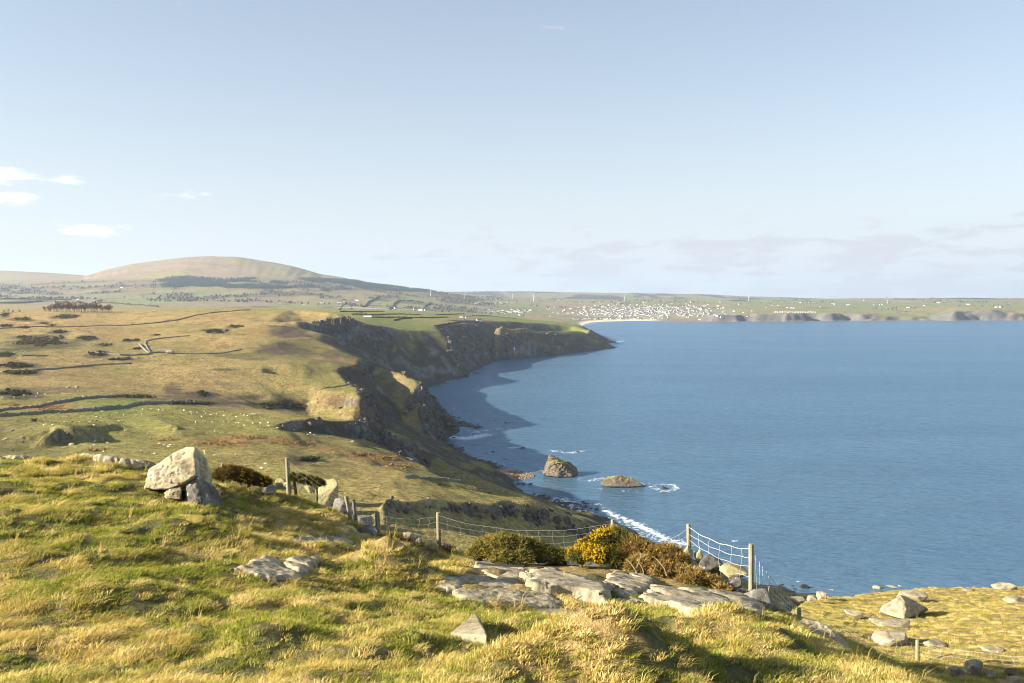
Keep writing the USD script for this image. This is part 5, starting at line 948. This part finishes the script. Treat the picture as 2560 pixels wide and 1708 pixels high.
KC = house_kind('caravan_kind', 10, 3.6, 2.6, (.78, .78, .77), (.62, .62, .62)); KB = house_kind('barn_kind', 26, 10, 4.0, (.34, .35, .36), (.46, .47, .49))
r = np.random.default_rng(71)
def put(px, py, kind, name, label, group, yaw=None, s=1.0, cat='house'):
    m = hit(px, py, 900)
    if m is None or m[2] < 1.5: return False
    copy_of(name, kind, m - [0, 0, .3], r.uniform(-.5, .5) if yaw is None else yaw, s, label=label, cat=cat, group=group); return True
n = 0; SIDE = ('left end', 'middle', 'right end')
while n < 290:
    px, py = r.normal(1610, 95), r.normal(779, 8.5)
    if not (1432 < px < 1800 and 763 < py < 800) or (px < 1500 and py < 768): continue
    py = round(py / 2.2) * 2.2 + r.normal(0, .35)
    side = int(px > 1560) + int(px > 1670); row = ('topmost rows', 'central streets', 'lower streets')[int(py > 774) + int(py > 785)]
    n += put(px, py, KH[r.choice(5, p=(.42, .14, .26, .1, .08))], 'town_house', f'white gabled house of the {row}, {SIDE[side]} of the seaside town', f'town houses, {row}, {SIDE[side]}', s=r.uniform(.9, 1.3))
for k in range(34): put(1436 + 5.0 * k + r.uniform(-1, 1), 798.6 + r.uniform(-.5, .5) - .008 * k, KH[r.choice((0, 2, 4))], 'seafront_house', 'pale house in the row along the sea front behind the beach', 'houses along the sea front', yaw=r.normal(0, .1), s=1.15)
pos = []
for k in range(420):
    m = hit(r.normal(1600, 100), r.normal(778, 8), 4000)
    if m is not None and m[2] > 4: pos.append(m)
th = UsdGeom.PointInstancer.Define(stage, '/World/more_town_houses'); tag(th, 'remaining small white houses crowding the town', None, None, 'stuff'); rel = th.CreatePrototypesRel()
for i, (L, W, Hh) in enumerate(((10, 7, 4.6), (18, 8, 5))):
    v = np.array([(-L / 2, -W / 2, -3), (L / 2, -W / 2, -3), (L / 2, W / 2, -3), (-L / 2, W / 2, -3), (-L / 2, -W / 2, Hh), (L / 2, -W / 2, Hh), (L / 2, W / 2, Hh), (-L / 2, W / 2, Hh), (-L / 2, 0, Hh + 3), (L / 2, 0, Hh + 3)])
    f = np.array([(0, 1, 5), (0, 5, 4), (2, 3, 7), (2, 7, 6), (1, 2, 6), (1, 6, 5), (5, 6, 9), (3, 0, 4), (3, 4, 7), (7, 4, 8), (4, 5, 9), (4, 9, 8), (6, 7, 8), (6, 8, 9)]); v = v[f].reshape(-1, 3); cc = np.where((np.arange(len(v)) // 3 >= 10)[:, None], (.12, .11, .11), (.52, .51, .48))
    m = usdkit.mesh(stage, f'/World/more_town_houses/house_{i + 1:03d}', (v, np.arange(len(v)).reshape(-1, 3)), M_HOUSE); primvar(m, 'col', cc); rel.AddTarget(m.GetPath())
th.CreateProtoIndicesAttr(Vt.IntArray.FromNumpy(r.integers(0, 2, len(pos)).astype(np.int32))); th.CreatePositionsAttr(Vt.Vec3fArray.FromNumpy(np.array(pos, np.float32)))
yaw = r.uniform(-.6, .6, len(pos)); th.CreateOrientationsAttr([Gf.Quath(math.cos(t / 2), 0, 0, math.sin(t / 2)) for t in yaw])
for k in range(26): put(1936 + 4.1 * k, 781.2 + r.uniform(-.3, .3), KC, 'caravan', 'white caravan in the row on the far clifftop', 'caravans on the far clifftop', yaw=r.normal(1.2, .2), s=1.3, cat='caravan')
for k in range(56):
    px, py = r.normal(1290, 26) if k < 40 else r.normal(1240, 20), r.normal(780, 4)
    put(px, py, KH[r.choice(5)], 'village_house', 'white house of the village at the near end of the bay', 'houses of the village before the town', s=r.uniform(.9, 1.2))
for k in range(26): put(r.uniform(1165, 1290), 757 + r.normal(0, 2.0), KH[k % 5], 'hillside_house', 'white house in the scattered row on the slope above the village', 'houses on the slope above the village', s=1.1)
FARM = [(2000, 758), (2024, 757), (1968, 770), (1982, 771), (2080, 760), (2085, 761), (2120, 763), (2160, 752), (2185, 763), (2200, 763), (2206, 762), (2218, 751), (2222, 758), (2270, 770), (2345, 758), (2490, 769), (2502, 769), (1930, 765), (1945, 764), (2050, 768), (1730, 757), (1800, 756), (1850, 762), (1400, 752), (1390, 756), (1500, 757), (1545, 758), (1610, 758), (1680, 760), (1760, 766), (2310, 765), (2420, 762)]
for px, py in FARM: put(px, py, KH[int(px) % 3], 'farmhouse', 'small white farmhouse dotted over the far farmland right of the hill', 'farmhouses over the far farmland', s=1.5)
for px, py in [(848, 757), (862, 754), (893, 752), (806, 757), (760, 763), (980, 771), (1000, 775), (1018, 775), (1040, 776), (1052, 777), (990, 773), (700, 757), (195, 750), (235, 752), (305, 720), (40, 741), (1065, 777), (805, 758)]: put(px, py, KH[int(px) % 3], 'hill_farm', 'white farmhouse among trees at the foot of the long hill', 'farmhouses at the foot of the long hill', s=1.25)
for px, py, lab in [(1160, 795, 'largest farm building by the clifftop fields'), (1170, 796, 'low farm building right of the largest'), (1152, 794, 'small white farm building left of the largest'), (1198, 803, 'grey roofed building over the cliff edge'), (1205, 780, 'white house at the back of the clifftop fields')]: put(px, py, KH[int(px) % 4], 'clifftop_farm', lab, None, s=.85)
m = hit(919, 795.5); copy_of('barn', KB, m, .15, .72, label='long pale grey metal barn in the green clifftop field', cat='barn')
m = hit(1282, 873); copy_of('cottage', KH[0], m, .5, .9, label='white cottage alone on the shore under the far cliffs', cat='cottage')

# wind turbines
c = proto('turbine_kind'); usdkit.mesh(stage, f'{c.GetPath()}/tower', tube([(0, 0, -2), (0, 0, 25), (0, 0, 48)], [1.7, 1.35, .9], 10), M_WHITE, True)
nb = trimesh.creation.box([2.2, 4.5, 2.2]); nb.apply_translation([0, -.6, 49]); usdkit.mesh(stage, f'{c.GetPath()}/nacelle', nb, M_WHITE)
for k in range(3):
    a = .4 + k * 2.094; e = np.array([math.sin(a), 0, math.cos(a)]); usdkit.mesh(stage, f'{c.GetPath()}/blade' + (f'_{k:03d}' if k else ''), tube([np.array([0, -3.1, 49]) + e * q for q in (0, 5, 14, 22)], [.6, .8, .5, .15], 5), M_WHITE, True)
for px, py, s, lab in [(1076, 741, 1.1, 'wind turbine nearest the long hill, on its wooded tail'), (1162, 748, .95, 'wind turbine right of the one on the wooded tail'), (1281, 748, 1.0, 'wind turbine on the skyline left of the town'), (1333, 753, 1.25, 'wind turbine standing above the near village'), (1561, 754, 1.25, 'wind turbine above the middle of the town'), (1871, 753, 1.1, 'rightmost wind turbine on the far skyline')]:
    m = hit(px, py, 4000); copy_of('wind_turbine', c.GetPath(), m, .3, s, label=lab, cat='wind turbine')

# ------------------------------------------------------------------ sheep
v, f = _ICO[2]; body = v * [.58, .27, .30] * (1 + .12 * (noise(v * 4, 3) - .5))[:, None] + [0, 0, .62]; hd = v * [.17, .10, .12] + [.62, 0, .72]
legs = [tube([(x, y, 0), (x, y, .4)], [.045, .055], 5) for x in (-.34, .34) for y in (-.12, .12)]
v2, f2 = cat([(body, f), (hd, f)] + legs); cc = np.vstack([np.tile((.66, .60, .48), (len(v), 1)), np.tile((.55, .48, .40), (len(v), 1)), np.tile((.25, .2, .16), (len(v2) - 2 * len(v), 1))])
c = proto('sheep_kind'); m = usdkit.mesh(stage, f'{c.GetPath()}/body', (v2, f2), M_SHEEP, True); primvar(m, 'col', cc)
SH = [(1310, 460), (1390, 460), (1425, 440), (1455, 470), (1495, 472), (1690, 462), (1690, 475), (1750, 488), (1810, 490), (1875, 480), (1890, 500), (1935, 512), (1850, 528), (1885, 568), (1945, 578), (1795, 580), (2055, 520), (2055, 570), (2100, 580), (2130, 553), (2190, 588), (2045, 600), (2320, 590), (1970, 662), (1255, 513), (1300, 505), (1075, 498), (1135, 515), (1020, 515), (940, 480), (700, 505), (580, 530), (612, 535), (540, 495), (885, 528), (930, 545), (815, 552), (830, 580), (735, 577), (865, 610), (595, 580), (460, 567), (407, 562), (347, 565), (485, 610), (400, 608), (1005, 603), (1090, 568), (1138, 597), (1145, 658), (1355, 685), (985, 770), (867, 758), (867, 795), (950, 852), (1465, 778), (1510, 790), (1548, 808), (1565, 792), (1298, 850), (1418, 873), (1875, 850), (1880, 870), (1972, 887), (2168, 880), (2280, 505), (2300, 507), (2320, 500), (2332, 512), (2345, 505), (2020, 483), (2050, 480), (2240, 515), (2270, 520), (2170, 530), (2210, 500), (220, 330), (345, 315), (415, 322), (570, 312), (715, 293), (760, 342), (475, 390), (330, 345), (20, 352), (130, 348), (1990, 505), (1760, 500), (1460, 465), (590, 318)]
SHP = [(a / 3.672, 900 + b / 3.672) for a, b in SH] + [(670, 1059), (671, 1067), (693, 1072), (651, 1060), (734, 1077), (776, 1085), (663, 1163), (654, 1174), (645, 1076), (590, 1060), (610, 1066), (560, 1058)] + [(31 + 4.4 * k, 878 + (k * 5) % 8) for k in range(9)]
r = np.random.default_rng(9)
def sheep_where(px, py):
    return ('on the moor beside the largest gorse patch' if py < 895 else 'on the field above the nearest stone wall' if py < 998 else 'left of the dark slot on the green pasture' if px > 640 and py < 1100 else 'on the rough field right of the great boulder' if py > 1125 else 'around the hollow below the nearest stone wall' if px < 330 else 'spread over the pasture under the right end of the nearest wall')
for px, py in SHP:
    m = hit(px, py, 200)
    if m is not None and m[2] > 20: copy_of('sheep', c.GetPath(), m, r.uniform(0, 6.28), r.uniform(1.0, 1.25), label='white sheep ' + (w_ := sheep_where(px, py)), cat='sheep', group='sheep ' + w_)

# ------------------------------------------------------------------ rocks in the sea and along the shore
def sea_rock(label, px, py, w, h, seed, mat, pts_, depth=.7, name='sea_rock', top=None):
    p = PZ(px, py); k = p[1] / F; W = w * k; Hh = h * k
    q = np.array([(x * W, y * W * depth, z * Hh) for x, y, z in pts_]) + [p[0], p[1] + W * depth * .35, -1.0]
    v, f = rock_from(q, 0, min(W, Hh) * .09, seed, 2, .6, 5)
    v = v + (fbm(v / 4.5, 4, seed) - .5)[:, :, None].reshape(-1, 1) * 1.6 if False else v + ((fbm(v / 4.5, 4, seed) - .5) * 1.8)[:, None] * [.8, .8, .5]
    m = obj(name, (v, f), mat, None, True, label=label, cat='rock')
    nz = v[:, 2] - q[:, 2].min()
    n_ = meshkit.arrays((v, f), True)[2]
    grass = sm(n_[:, 2] + .5 * (fbm(v / 3, 3, 5) - .5), .55, .8) * sm(nz / Hh, .45, .7) * (1 if top else 0)
    base = np.array((.125, .10, .07)) * (.7 + .7 * fbm(v / 2.2, 4, seed + 2))[:, None]
    cc = base * (1 - grass[:, None]) + np.array((.27, .235, .07)) * grass[:, None]
    cc = cc * (1 - sm(v[:, 2], 2.0, .6)[:, None]) + np.array((.03, .028, .024)) * sm(v[:, 2], 2.0, .6)[:, None]
    primvar(UsdGeom.Mesh(m), 'col', cc); return m
M_STACKC = rough_ground('grassy_sea_rock', (2.2, .6), .8, .5, var=.45)
sea_rock('tall grassy topped sea stack standing off the shingle spit', 1402, 1192, 94, 52, 501, M_STACKC, [(-.48, 0, .05), (-.5, -.2, .12), (-.33, .1, .62), (-.31, -.1, 1.04), (-.22, .1, 1.0), (-.08, .05, .9), (.12, -.05, .74), (.30, .1, .62), (.46, 0, .35), (.5, -.1, .1), (.35, -.5, .05), (-.1, -.55, .08), (-.35, -.4, .1), (.1, .5, .1), (-.3, .5, .1), (0, -.3, .7), (-.15, -.35, .55)], .8, 'sea_stack', True)
sea_rock('long low rock with green top between the stack and the surf ring', 1560, 1220, 116, 30, 502, M_STACKC, [(-.5, 0, .45), (-.46, -.1, .1), (-.3, .1, .95), (-.1, 0, 1.02), (.18, 0, .85), (.24, -.1, .55), (.5, 0, .12), (.45, -.2, .25), (0, -.35, .1), (-.3, -.3, .15), (.1, .35, .1), (-.3, .35, .2)], .45, 'sea_rock', True)
sea_rock('small dark rock ringed by white surf', 1664, 1224, 28, 10, 503, M_SHORE, [(-.5, 0, .3), (-.3, 0, 1), (.1, .1, .8), (.5, 0, .2), (0, -.4, .1), (0, .4, .1), (.3, -.2, .3)], .6, 'sea_rock')
sea_rock('dark rock alone in the water left of the terrace rim', 2013, 1472, 28, 14, 504, M_SHORE, [(-.5, 0, .6), (-.3, 0, 1), (.1, .1, .9), (.5, 0, .2), (0, -.4, .1), (0, .4, .1), (.3, -.2, .5)], .6, 'sea_rock')
kinds = []
for i in range(5):
    c = proto(f'shore_rock_kind_{i + 1:03d}'); r_ = np.random.default_rng(520 + i); v, f = rock_from(blocky(20, 2, 1.6, 1.3, 520 + i), 0, .12, 520 + i, 2, 0, 3)
    usdkit.mesh(stage, f'{c.GetPath()}/stone', (v, f), M_SHORE if i < 4 else M_BROWNROCK, True); kinds.append(c.GetPath())
r = np.random.default_rng(53)
def shore_rocks(pxs, n, spread, smin, smax, label, group, pick=(0, 1, 2, 3), flat=.7):
    q = [PZ(*p) for p in pxs]
    for k in range(n):
        t = r.uniform(0, len(q) - 1.001); i = int(t); p = q[i] + (q[i + 1] - q[i]) * (t - i); p = p + np.r_[r.normal(0, spread, 2), 0]; s = r.uniform(smin, smax) * (1 if r.uniform() < .8 else 1.6)
        p[2] = max(0, min(3, float(ground(p[0], p[1])))) - .1 * s
        copy_of('shore_rock', kinds[r.choice(pick)], p, r.uniform(0, 6.28), (s * r.uniform(.8, 1.5), s, s * flat), label=label, cat='rock', group=group)
shore_rocks([(1100, 1030), (1112, 1040), (1135, 1052), (1160, 1064), (1195, 1068)], 60, 6, 1.8, 4.8, 'black wet rock of the reef under the knob', 'black reef rocks under the knob')
shore_rocks([(1106, 1098), (1120, 1110), (1135, 1124), (1165, 1126)], 34, 6, 1.6, 4.0, 'black wet rock in the inlet below the dark slope', 'black rocks in the inlet below the dark slope')
shore_rocks([(1102, 1090), (1115, 1084), (1150, 1088), (1190, 1086)], 14, 2.5, 1.0, 2.2, 'brown sunlit rock on the inlet spur', 'brown rocks on the inlet spur', (4,))
shore_rocks([(1180, 1150), (1205, 1156), (1232, 1160)], 20, 4, 1.6, 3.2, 'black rock at the foot of the sunlit mound', 'black rocks below the sunlit mound')
rs = UsdGeom.PointInstancer.Define(stage, '/World/reef_stones'); tag(rs, 'black seaweed covered stones crowding the shallows before the surf and the cliff foot', None, None, 'stuff'); rel = rs.CreatePrototypesRel()
for i in range(3): rel.AddTarget(usdkit.mesh(stage, f'/World/reef_stones/stone_{i + 1:03d}', rock_from(blocky(18, 2, 1.6, 1.2, 560 + i), 0, .12, 560 + i, 2, 0, 2), M_SHORE, True).GetPath())
pp, ss = [], []
for pxs, n, spread, s0, s1 in (([(1330, 1242), (1370, 1252), (1410, 1262), (1450, 1275), (1440, 1262)], 190, 7, .6, 2.4), ([(1100, 1030), (1135, 1054), (1195, 1068)], 110, 7, .6, 2.0), ([(1106, 1098), (1135, 1126), (1190, 1150), (1250, 1168)], 130, 6, .6, 1.8), ([(1280, 890), (1225, 905), (1170, 936), (1105, 956), (1068, 970)], 160, 5, .8, 2.6), ([(1320, 877), (1411, 866), (1500, 862), (1545, 855)], 120, 6, .8, 3.0)):
    q = [PZ(*p) for p in pxs]
    for k in range(n):
        t = r.uniform(0, len(q) - 1.001); i = int(t); p = q[i] + (q[i + 1] - q[i]) * (t - i) + np.r_[r.normal(0, spread, 2), 0]; s_ = r.uniform(s0, s1); p[2] = max(0, min(3, float(ground(p[0], p[1])))) - .1 * s_; pp.append(p); ss.append((s_ * r.uniform(.9, 1.6), s_, s_ * .7))
rs.CreateProtoIndicesAttr(Vt.IntArray.FromNumpy(r.integers(0, 3, len(pp)).astype(np.int32))); rs.CreatePositionsAttr(Vt.Vec3fArray.FromNumpy(np.array(pp, np.float32))); rs.CreateScalesAttr(Vt.Vec3fArray.FromNumpy(np.array(ss, np.float32)))
shore_rocks([(1284, 1211), (1300, 1209), (1325, 1208)], 12, 2, .9, 1.7, 'dark rock by the little bay behind the spit', 'dark rocks by the little bay')
shore_rocks([(1480, 1302), (1520, 1316), (1560, 1335), (1640, 1372)], 22, 4, .9, 2.0, 'brown rock along the beach under the surf', 'brown rocks along the surf beach', (4, 0))
shore_rocks([(1940, 1470), (1970, 1462), (1990, 1470)], 8, 3, .8, 1.6, 'dark rock awash beyond the netting', 'dark rocks awash beyond the netting')
for k, (px, py, s, lab) in enumerate([(1304, 1120, 3.2, 'small rock awash with a streak of foam behind it'), (1445, 1130, 2.6, 'rock at the tail of the breaking wave above the stack'), (1265, 1057, 3.0, 'dark rock out in the shade of the cliff'), (1276, 1056, 2.0, 'little rock right of the one in the shade'), (1238, 1052, 1.8, 'tiny rock in the shade of the cliff'), (1235, 1078, 1.6, 'tiny rock near the white breaker'), (1262, 938, 4.0, 'dark rock in the inner bay'), (1402, 874, 5, 'rock with surf near the point'), (1232, 1130, 2.6, 'flat dark rock in the inlet'), (1265, 1148, 1.8, 'small rock at the right of the inlet'), (1215, 1134, 1.5, 'small rock left in the inlet')]):
    p = PZ(px, py); copy_of('awash_rock', kinds[k % 4], p - [0, 0, .2], k, (s * 1.5, s, s * .6), label=lab, cat='rock')
shore_rocks([(1300, 892), (1260, 896), (1225, 905), (1200, 922), (1170, 940), (1110, 957), (1072, 970)], 44, 6, 2.4, 6.0, 'dark boulder along the foot of the long cliff', 'boulders along the foot of the long cliff')
shore_rocks([(1320, 877), (1400, 867), (1470, 864), (1540, 856)], 36, 6, 2.4, 6.0, 'brown rock on the shore before the point', 'brown rocks before the point', (4, 0))
shore_rocks([(1488, 819), (1530, 820), (1565, 821)], 16, 8, 2.5, 5.5, 'dark rock of the reef off the little headland', 'reef rocks off the little headland', (0, 1, 4), .4)
shore_rocks([(1690, 805.5), (1735, 805.6)], 22, 5, 5, 9, 'rust brown rock of the harbour breakwater', 'rocks of the harbour breakwater', (4,), .9)
peb = UsdGeom.PointInstancer.Define(stage, '/World/shingle'); tag(peb, 'pale brown boulder shingle of the spit reaching to the stack', None, None, 'stuff'); rel = peb.CreatePrototypesRel()
for i in range(2): rel.AddTarget(usdkit.mesh(stage, f'/World/shingle/stone_{i + 1:03d}', rock_from(blocky(16, 1, .8, .7, 540 + i), 0, .05, 540 + i, 2, 0, 2), M_BROWNROCK, True).GetPath())
t = r.uniform(0, 1, 900); a, b = PZ(1283, 1190), PZ(1350, 1189); pp = a + (b - a) * t[:, None] + np.c_[r.normal(0, 3, 900), r.normal(0, 1, 900) * 11 * (1.05 - t), np.zeros(900)]; pp[:, 2] = np.maximum(ground(pp[:, 0], pp[:, 1]), 0.0) + .1; pp = pp[ground(pp[:, 0], pp[:, 1]) > -1.2]
peb.CreateProtoIndicesAttr(Vt.IntArray.FromNumpy(r.integers(0, 2, len(pp)).astype(np.int32))); peb.CreatePositionsAttr(Vt.Vec3fArray.FromNumpy(pp.astype(np.float32))); sc = r.uniform(.8, 2.2, len(pp)); peb.CreateScalesAttr(Vt.Vec3fArray.FromNumpy(np.c_[sc, sc, sc].astype(np.float32)))
# broken rock on the steep faces, and the columns under the rim
gx, gy = mid.slope(); st_ = np.hypot(gx, gy); wts = sm(st_, .65, 1.25) * (mid.Z > 5) * (mid.Y > 300) * (mid.Y < 3300) * (.12 + sm(-gx, .1, .4)) * (.25 + sm(n2(mid.X, mid.Y, 60, 95, 3), -.1, .3)); wts = (wts / wts.sum()).ravel()
r = np.random.default_rng(96); pick = r.choice(len(wts), 3600, p=wts); cx, cy, cz = mid.X.ravel()[pick], mid.Y.ravel()[pick], mid.Z.ravel()[pick]
sz = np.clip(cy / 1000, .35, 1.7) * r.uniform(.7, 2.6, len(pick)) ** 1.2
pi = UsdGeom.PointInstancer.Define(stage, '/World/cliff_crags'); tag(pi, 'broken dark crags and ledges of bare rock on the steep sea cliffs', None, None, 'stuff'); rel = pi.CreatePrototypesRel()
M_CRAG = simple('cliff_rock', [(.052, .042, .032), (.088, .072, .056), (.135, .112, .088)], .25, bump=.9, bdist=.5)
for i in range(4): rel.AddTarget(usdkit.mesh(stage, f'/World/cliff_crags/crag_{i + 1:03d}', rock_from(blocky(14, 2.2, 2.2, 2.4, 580 + i), 0, .10, 580 + i, 2, 0, 3), M_CRAG).GetPath())
pi.CreateProtoIndicesAttr(Vt.IntArray.FromNumpy(r.integers(0, 4, len(pick)).astype(np.int32))); pi.CreatePositionsAttr(Vt.Vec3fArray.FromNumpy(np.c_[cx + r.normal(0, 1, len(pick)), cy + r.normal(0, 2, len(pick)), cz - .2 * sz].astype(np.float32)))
pi.CreateScalesAttr(Vt.Vec3fArray.FromNumpy(np.c_[sz * r.uniform(.8, 1.5, len(pick)), sz * r.uniform(.8, 1.5, len(pick)), sz * r.uniform(.7, 1.5, len(pick))].astype(np.float32)))
yaw = r.uniform(0, 6.28, len(pick)); pi.CreateOrientationsAttr([Gf.Quath(math.cos(t / 2), 0, 0, math.sin(t / 2)) for t in yaw])
cm = []
rim = [P(*p) for p in ((780, 803, 1526), (800, 798, 1545), (817, 796, 1558), (840, 793, 1586), (866, 791, 1616), (880, 795, 1648), (889, 803, 1682))]
for a, b in zip(rim, rim[1:]):
    n = int(np.linalg.norm(b[:2] - a[:2]) / 3.4) + 1
    for i in range(n):
        p = a + (b - a) * (i / n) + np.r_[r.normal(0, 1.2) + 2.0, r.normal(0, 1.2) - 1.0, r.normal(0, 1.4) - 1.2]; hgt = r.uniform(15, 25); k = 6; an = np.arange(k) * 2 * np.pi / k + r.uniform(0, 1); rad = r.uniform(1.5, 2.3)
        ring = np.c_[np.cos(an) * rad, np.sin(an) * rad]; v = np.vstack([np.c_[ring, np.full(k, 0.)], np.c_[ring, np.full(k, -hgt)], [[0, 0, r.uniform(-.2, .8)]]]) + p
        f = [(j, (j + 1) % k, k + (j + 1) % k) for j in range(k)] + [(j, k + (j + 1) % k, k + j) for j in range(k)] + [(j, 2 * k, (j + 1) % k) for j in range(k)]; cm.append((v, np.array(f)))
obj('cliff_columns', cat(cm), M_CRAG, None, label='row of upright dark rock columns under the rim of the moor', kind='stuff')
# rough grass clumps over the fields and moor
gx, gy = mid.slope(); wts = ((np.hypot(gx, gy) < .6) & (mid.Z > 8) & (mid.Y > 270) & (mid.Y < 1750)) * (.15 + sm(n2(mid.X, mid.Y, 40, 97, 4), -.25, .35)) * (.6 + sm(mid.Y, 640, 800)); wts = (wts / wts.sum()).ravel()
r = np.random.default_rng(98); pick = r.choice(len(wts), 30000, p=wts); y = mid.Y.ravel()[pick] * np.exp(r.uniform(-.003, .003, len(pick))); x = mid.X.ravel()[pick] + r.uniform(-.5, .5, len(pick)) * .002 * y; z = mid.at(x, y)
pi = UsdGeom.PointInstancer.Define(stage, '/World/rough_grass'); tag(pi, 'rough clumps of straw grass and rushes over the fields and moor', None, None, 'stuff'); rel = pi.CreatePrototypesRel()
M_RUSH = leafy('rush_clump', [(.2, (.10, .09, .03)), (.5, (.20, .155, .055)), (.8, (.30, .22, .09))], .05, .15)
for i in range(3):
    q = np.random.default_rng(600 + i); v, f = _ICO[1]; v = v * q.uniform(.55, 1.35, (len(v), 1)) * [1, 1, .55]; rel.AddTarget(usdkit.mesh(stage, f'/World/rough_grass/clump_{i + 1:03d}', (v, f), M_RUSH).GetPath())
sz = r.uniform(.14, .42, len(pick)) * np.sqrt(y / 450)
pi.CreateProtoIndicesAttr(Vt.IntArray.FromNumpy(r.integers(0, 3, len(pick)).astype(np.int32))); pi.CreatePositionsAttr(Vt.Vec3fArray.FromNumpy(np.c_[x, y, z + .05].astype(np.float32))); pi.CreateScalesAttr(Vt.Vec3fArray.FromNumpy(np.c_[sz * r.uniform(.8, 1.8, len(pick)), sz, sz].astype(np.float32)))
# field stones on the pasture and a pole on the dark slope
r = np.random.default_rng(58)
for px, py, w, lab in [(342, 896, 14, 'pale ruin stone at the left of the pair on the moor'), (383, 893, 12, 'ruin stone right of the pale one on the moor'), (180, 1113, 16, 'heap of stones on the hollow floor'), (240, 1052, 9, 'grey stone among the sheep'), (770, 1088, 10, 'pale stone at the foot of the slot'), (785, 1089, 9, 'pale stone right of the first one below the slot'), (1070, 1247, 9, 'white stone on the dark scarp edge'), (1110, 1268, 8, 'pale stone in the dark scarp'), (1148, 1293, 7, 'small pale stone below the dark scarp'), (1376, 1255, 14, 'sunlit crag at the seaward end of the scarp'), (1386, 1277, 8, 'small stone below the sunlit crag'), (882, 1106, 12, 'pale rock at the field brow'), (170, 970, 10, 'grey stone on the moor above the scrub'), (192, 969, 12, 'stone right of the grey one on the moor'), (425, 884, 22, 'rubble heap at the right of the stone pen'), (85, 1050, 12, 'dark stone in the green pasture'), (30, 1078, 12, 'grey stone above the hollow at left'), (12, 1100, 14, 'boulder left of the hollow'), (55, 1095, 10, 'small boulder left of the hollow')]:
    m = hit(px, py, 200); W = w * m[1] / F; obj('field_stone', rock_from(blocky(18, W, W * .7, W * .55, int(px)) + m + [0, 0, W * .12], 0, W * .06, int(px), 2, 0, 3), M_ROCK, None, True, label=lab, cat='rock')
m = hit(1084, 1155, 300); obj('pole', tube([m - [0, 0, .5], m + [0, 0, 6.5]], [.16, .12], 7), M_WOOD, None, label='lone wooden pole on the dark slope above the inlet', cat='pole')
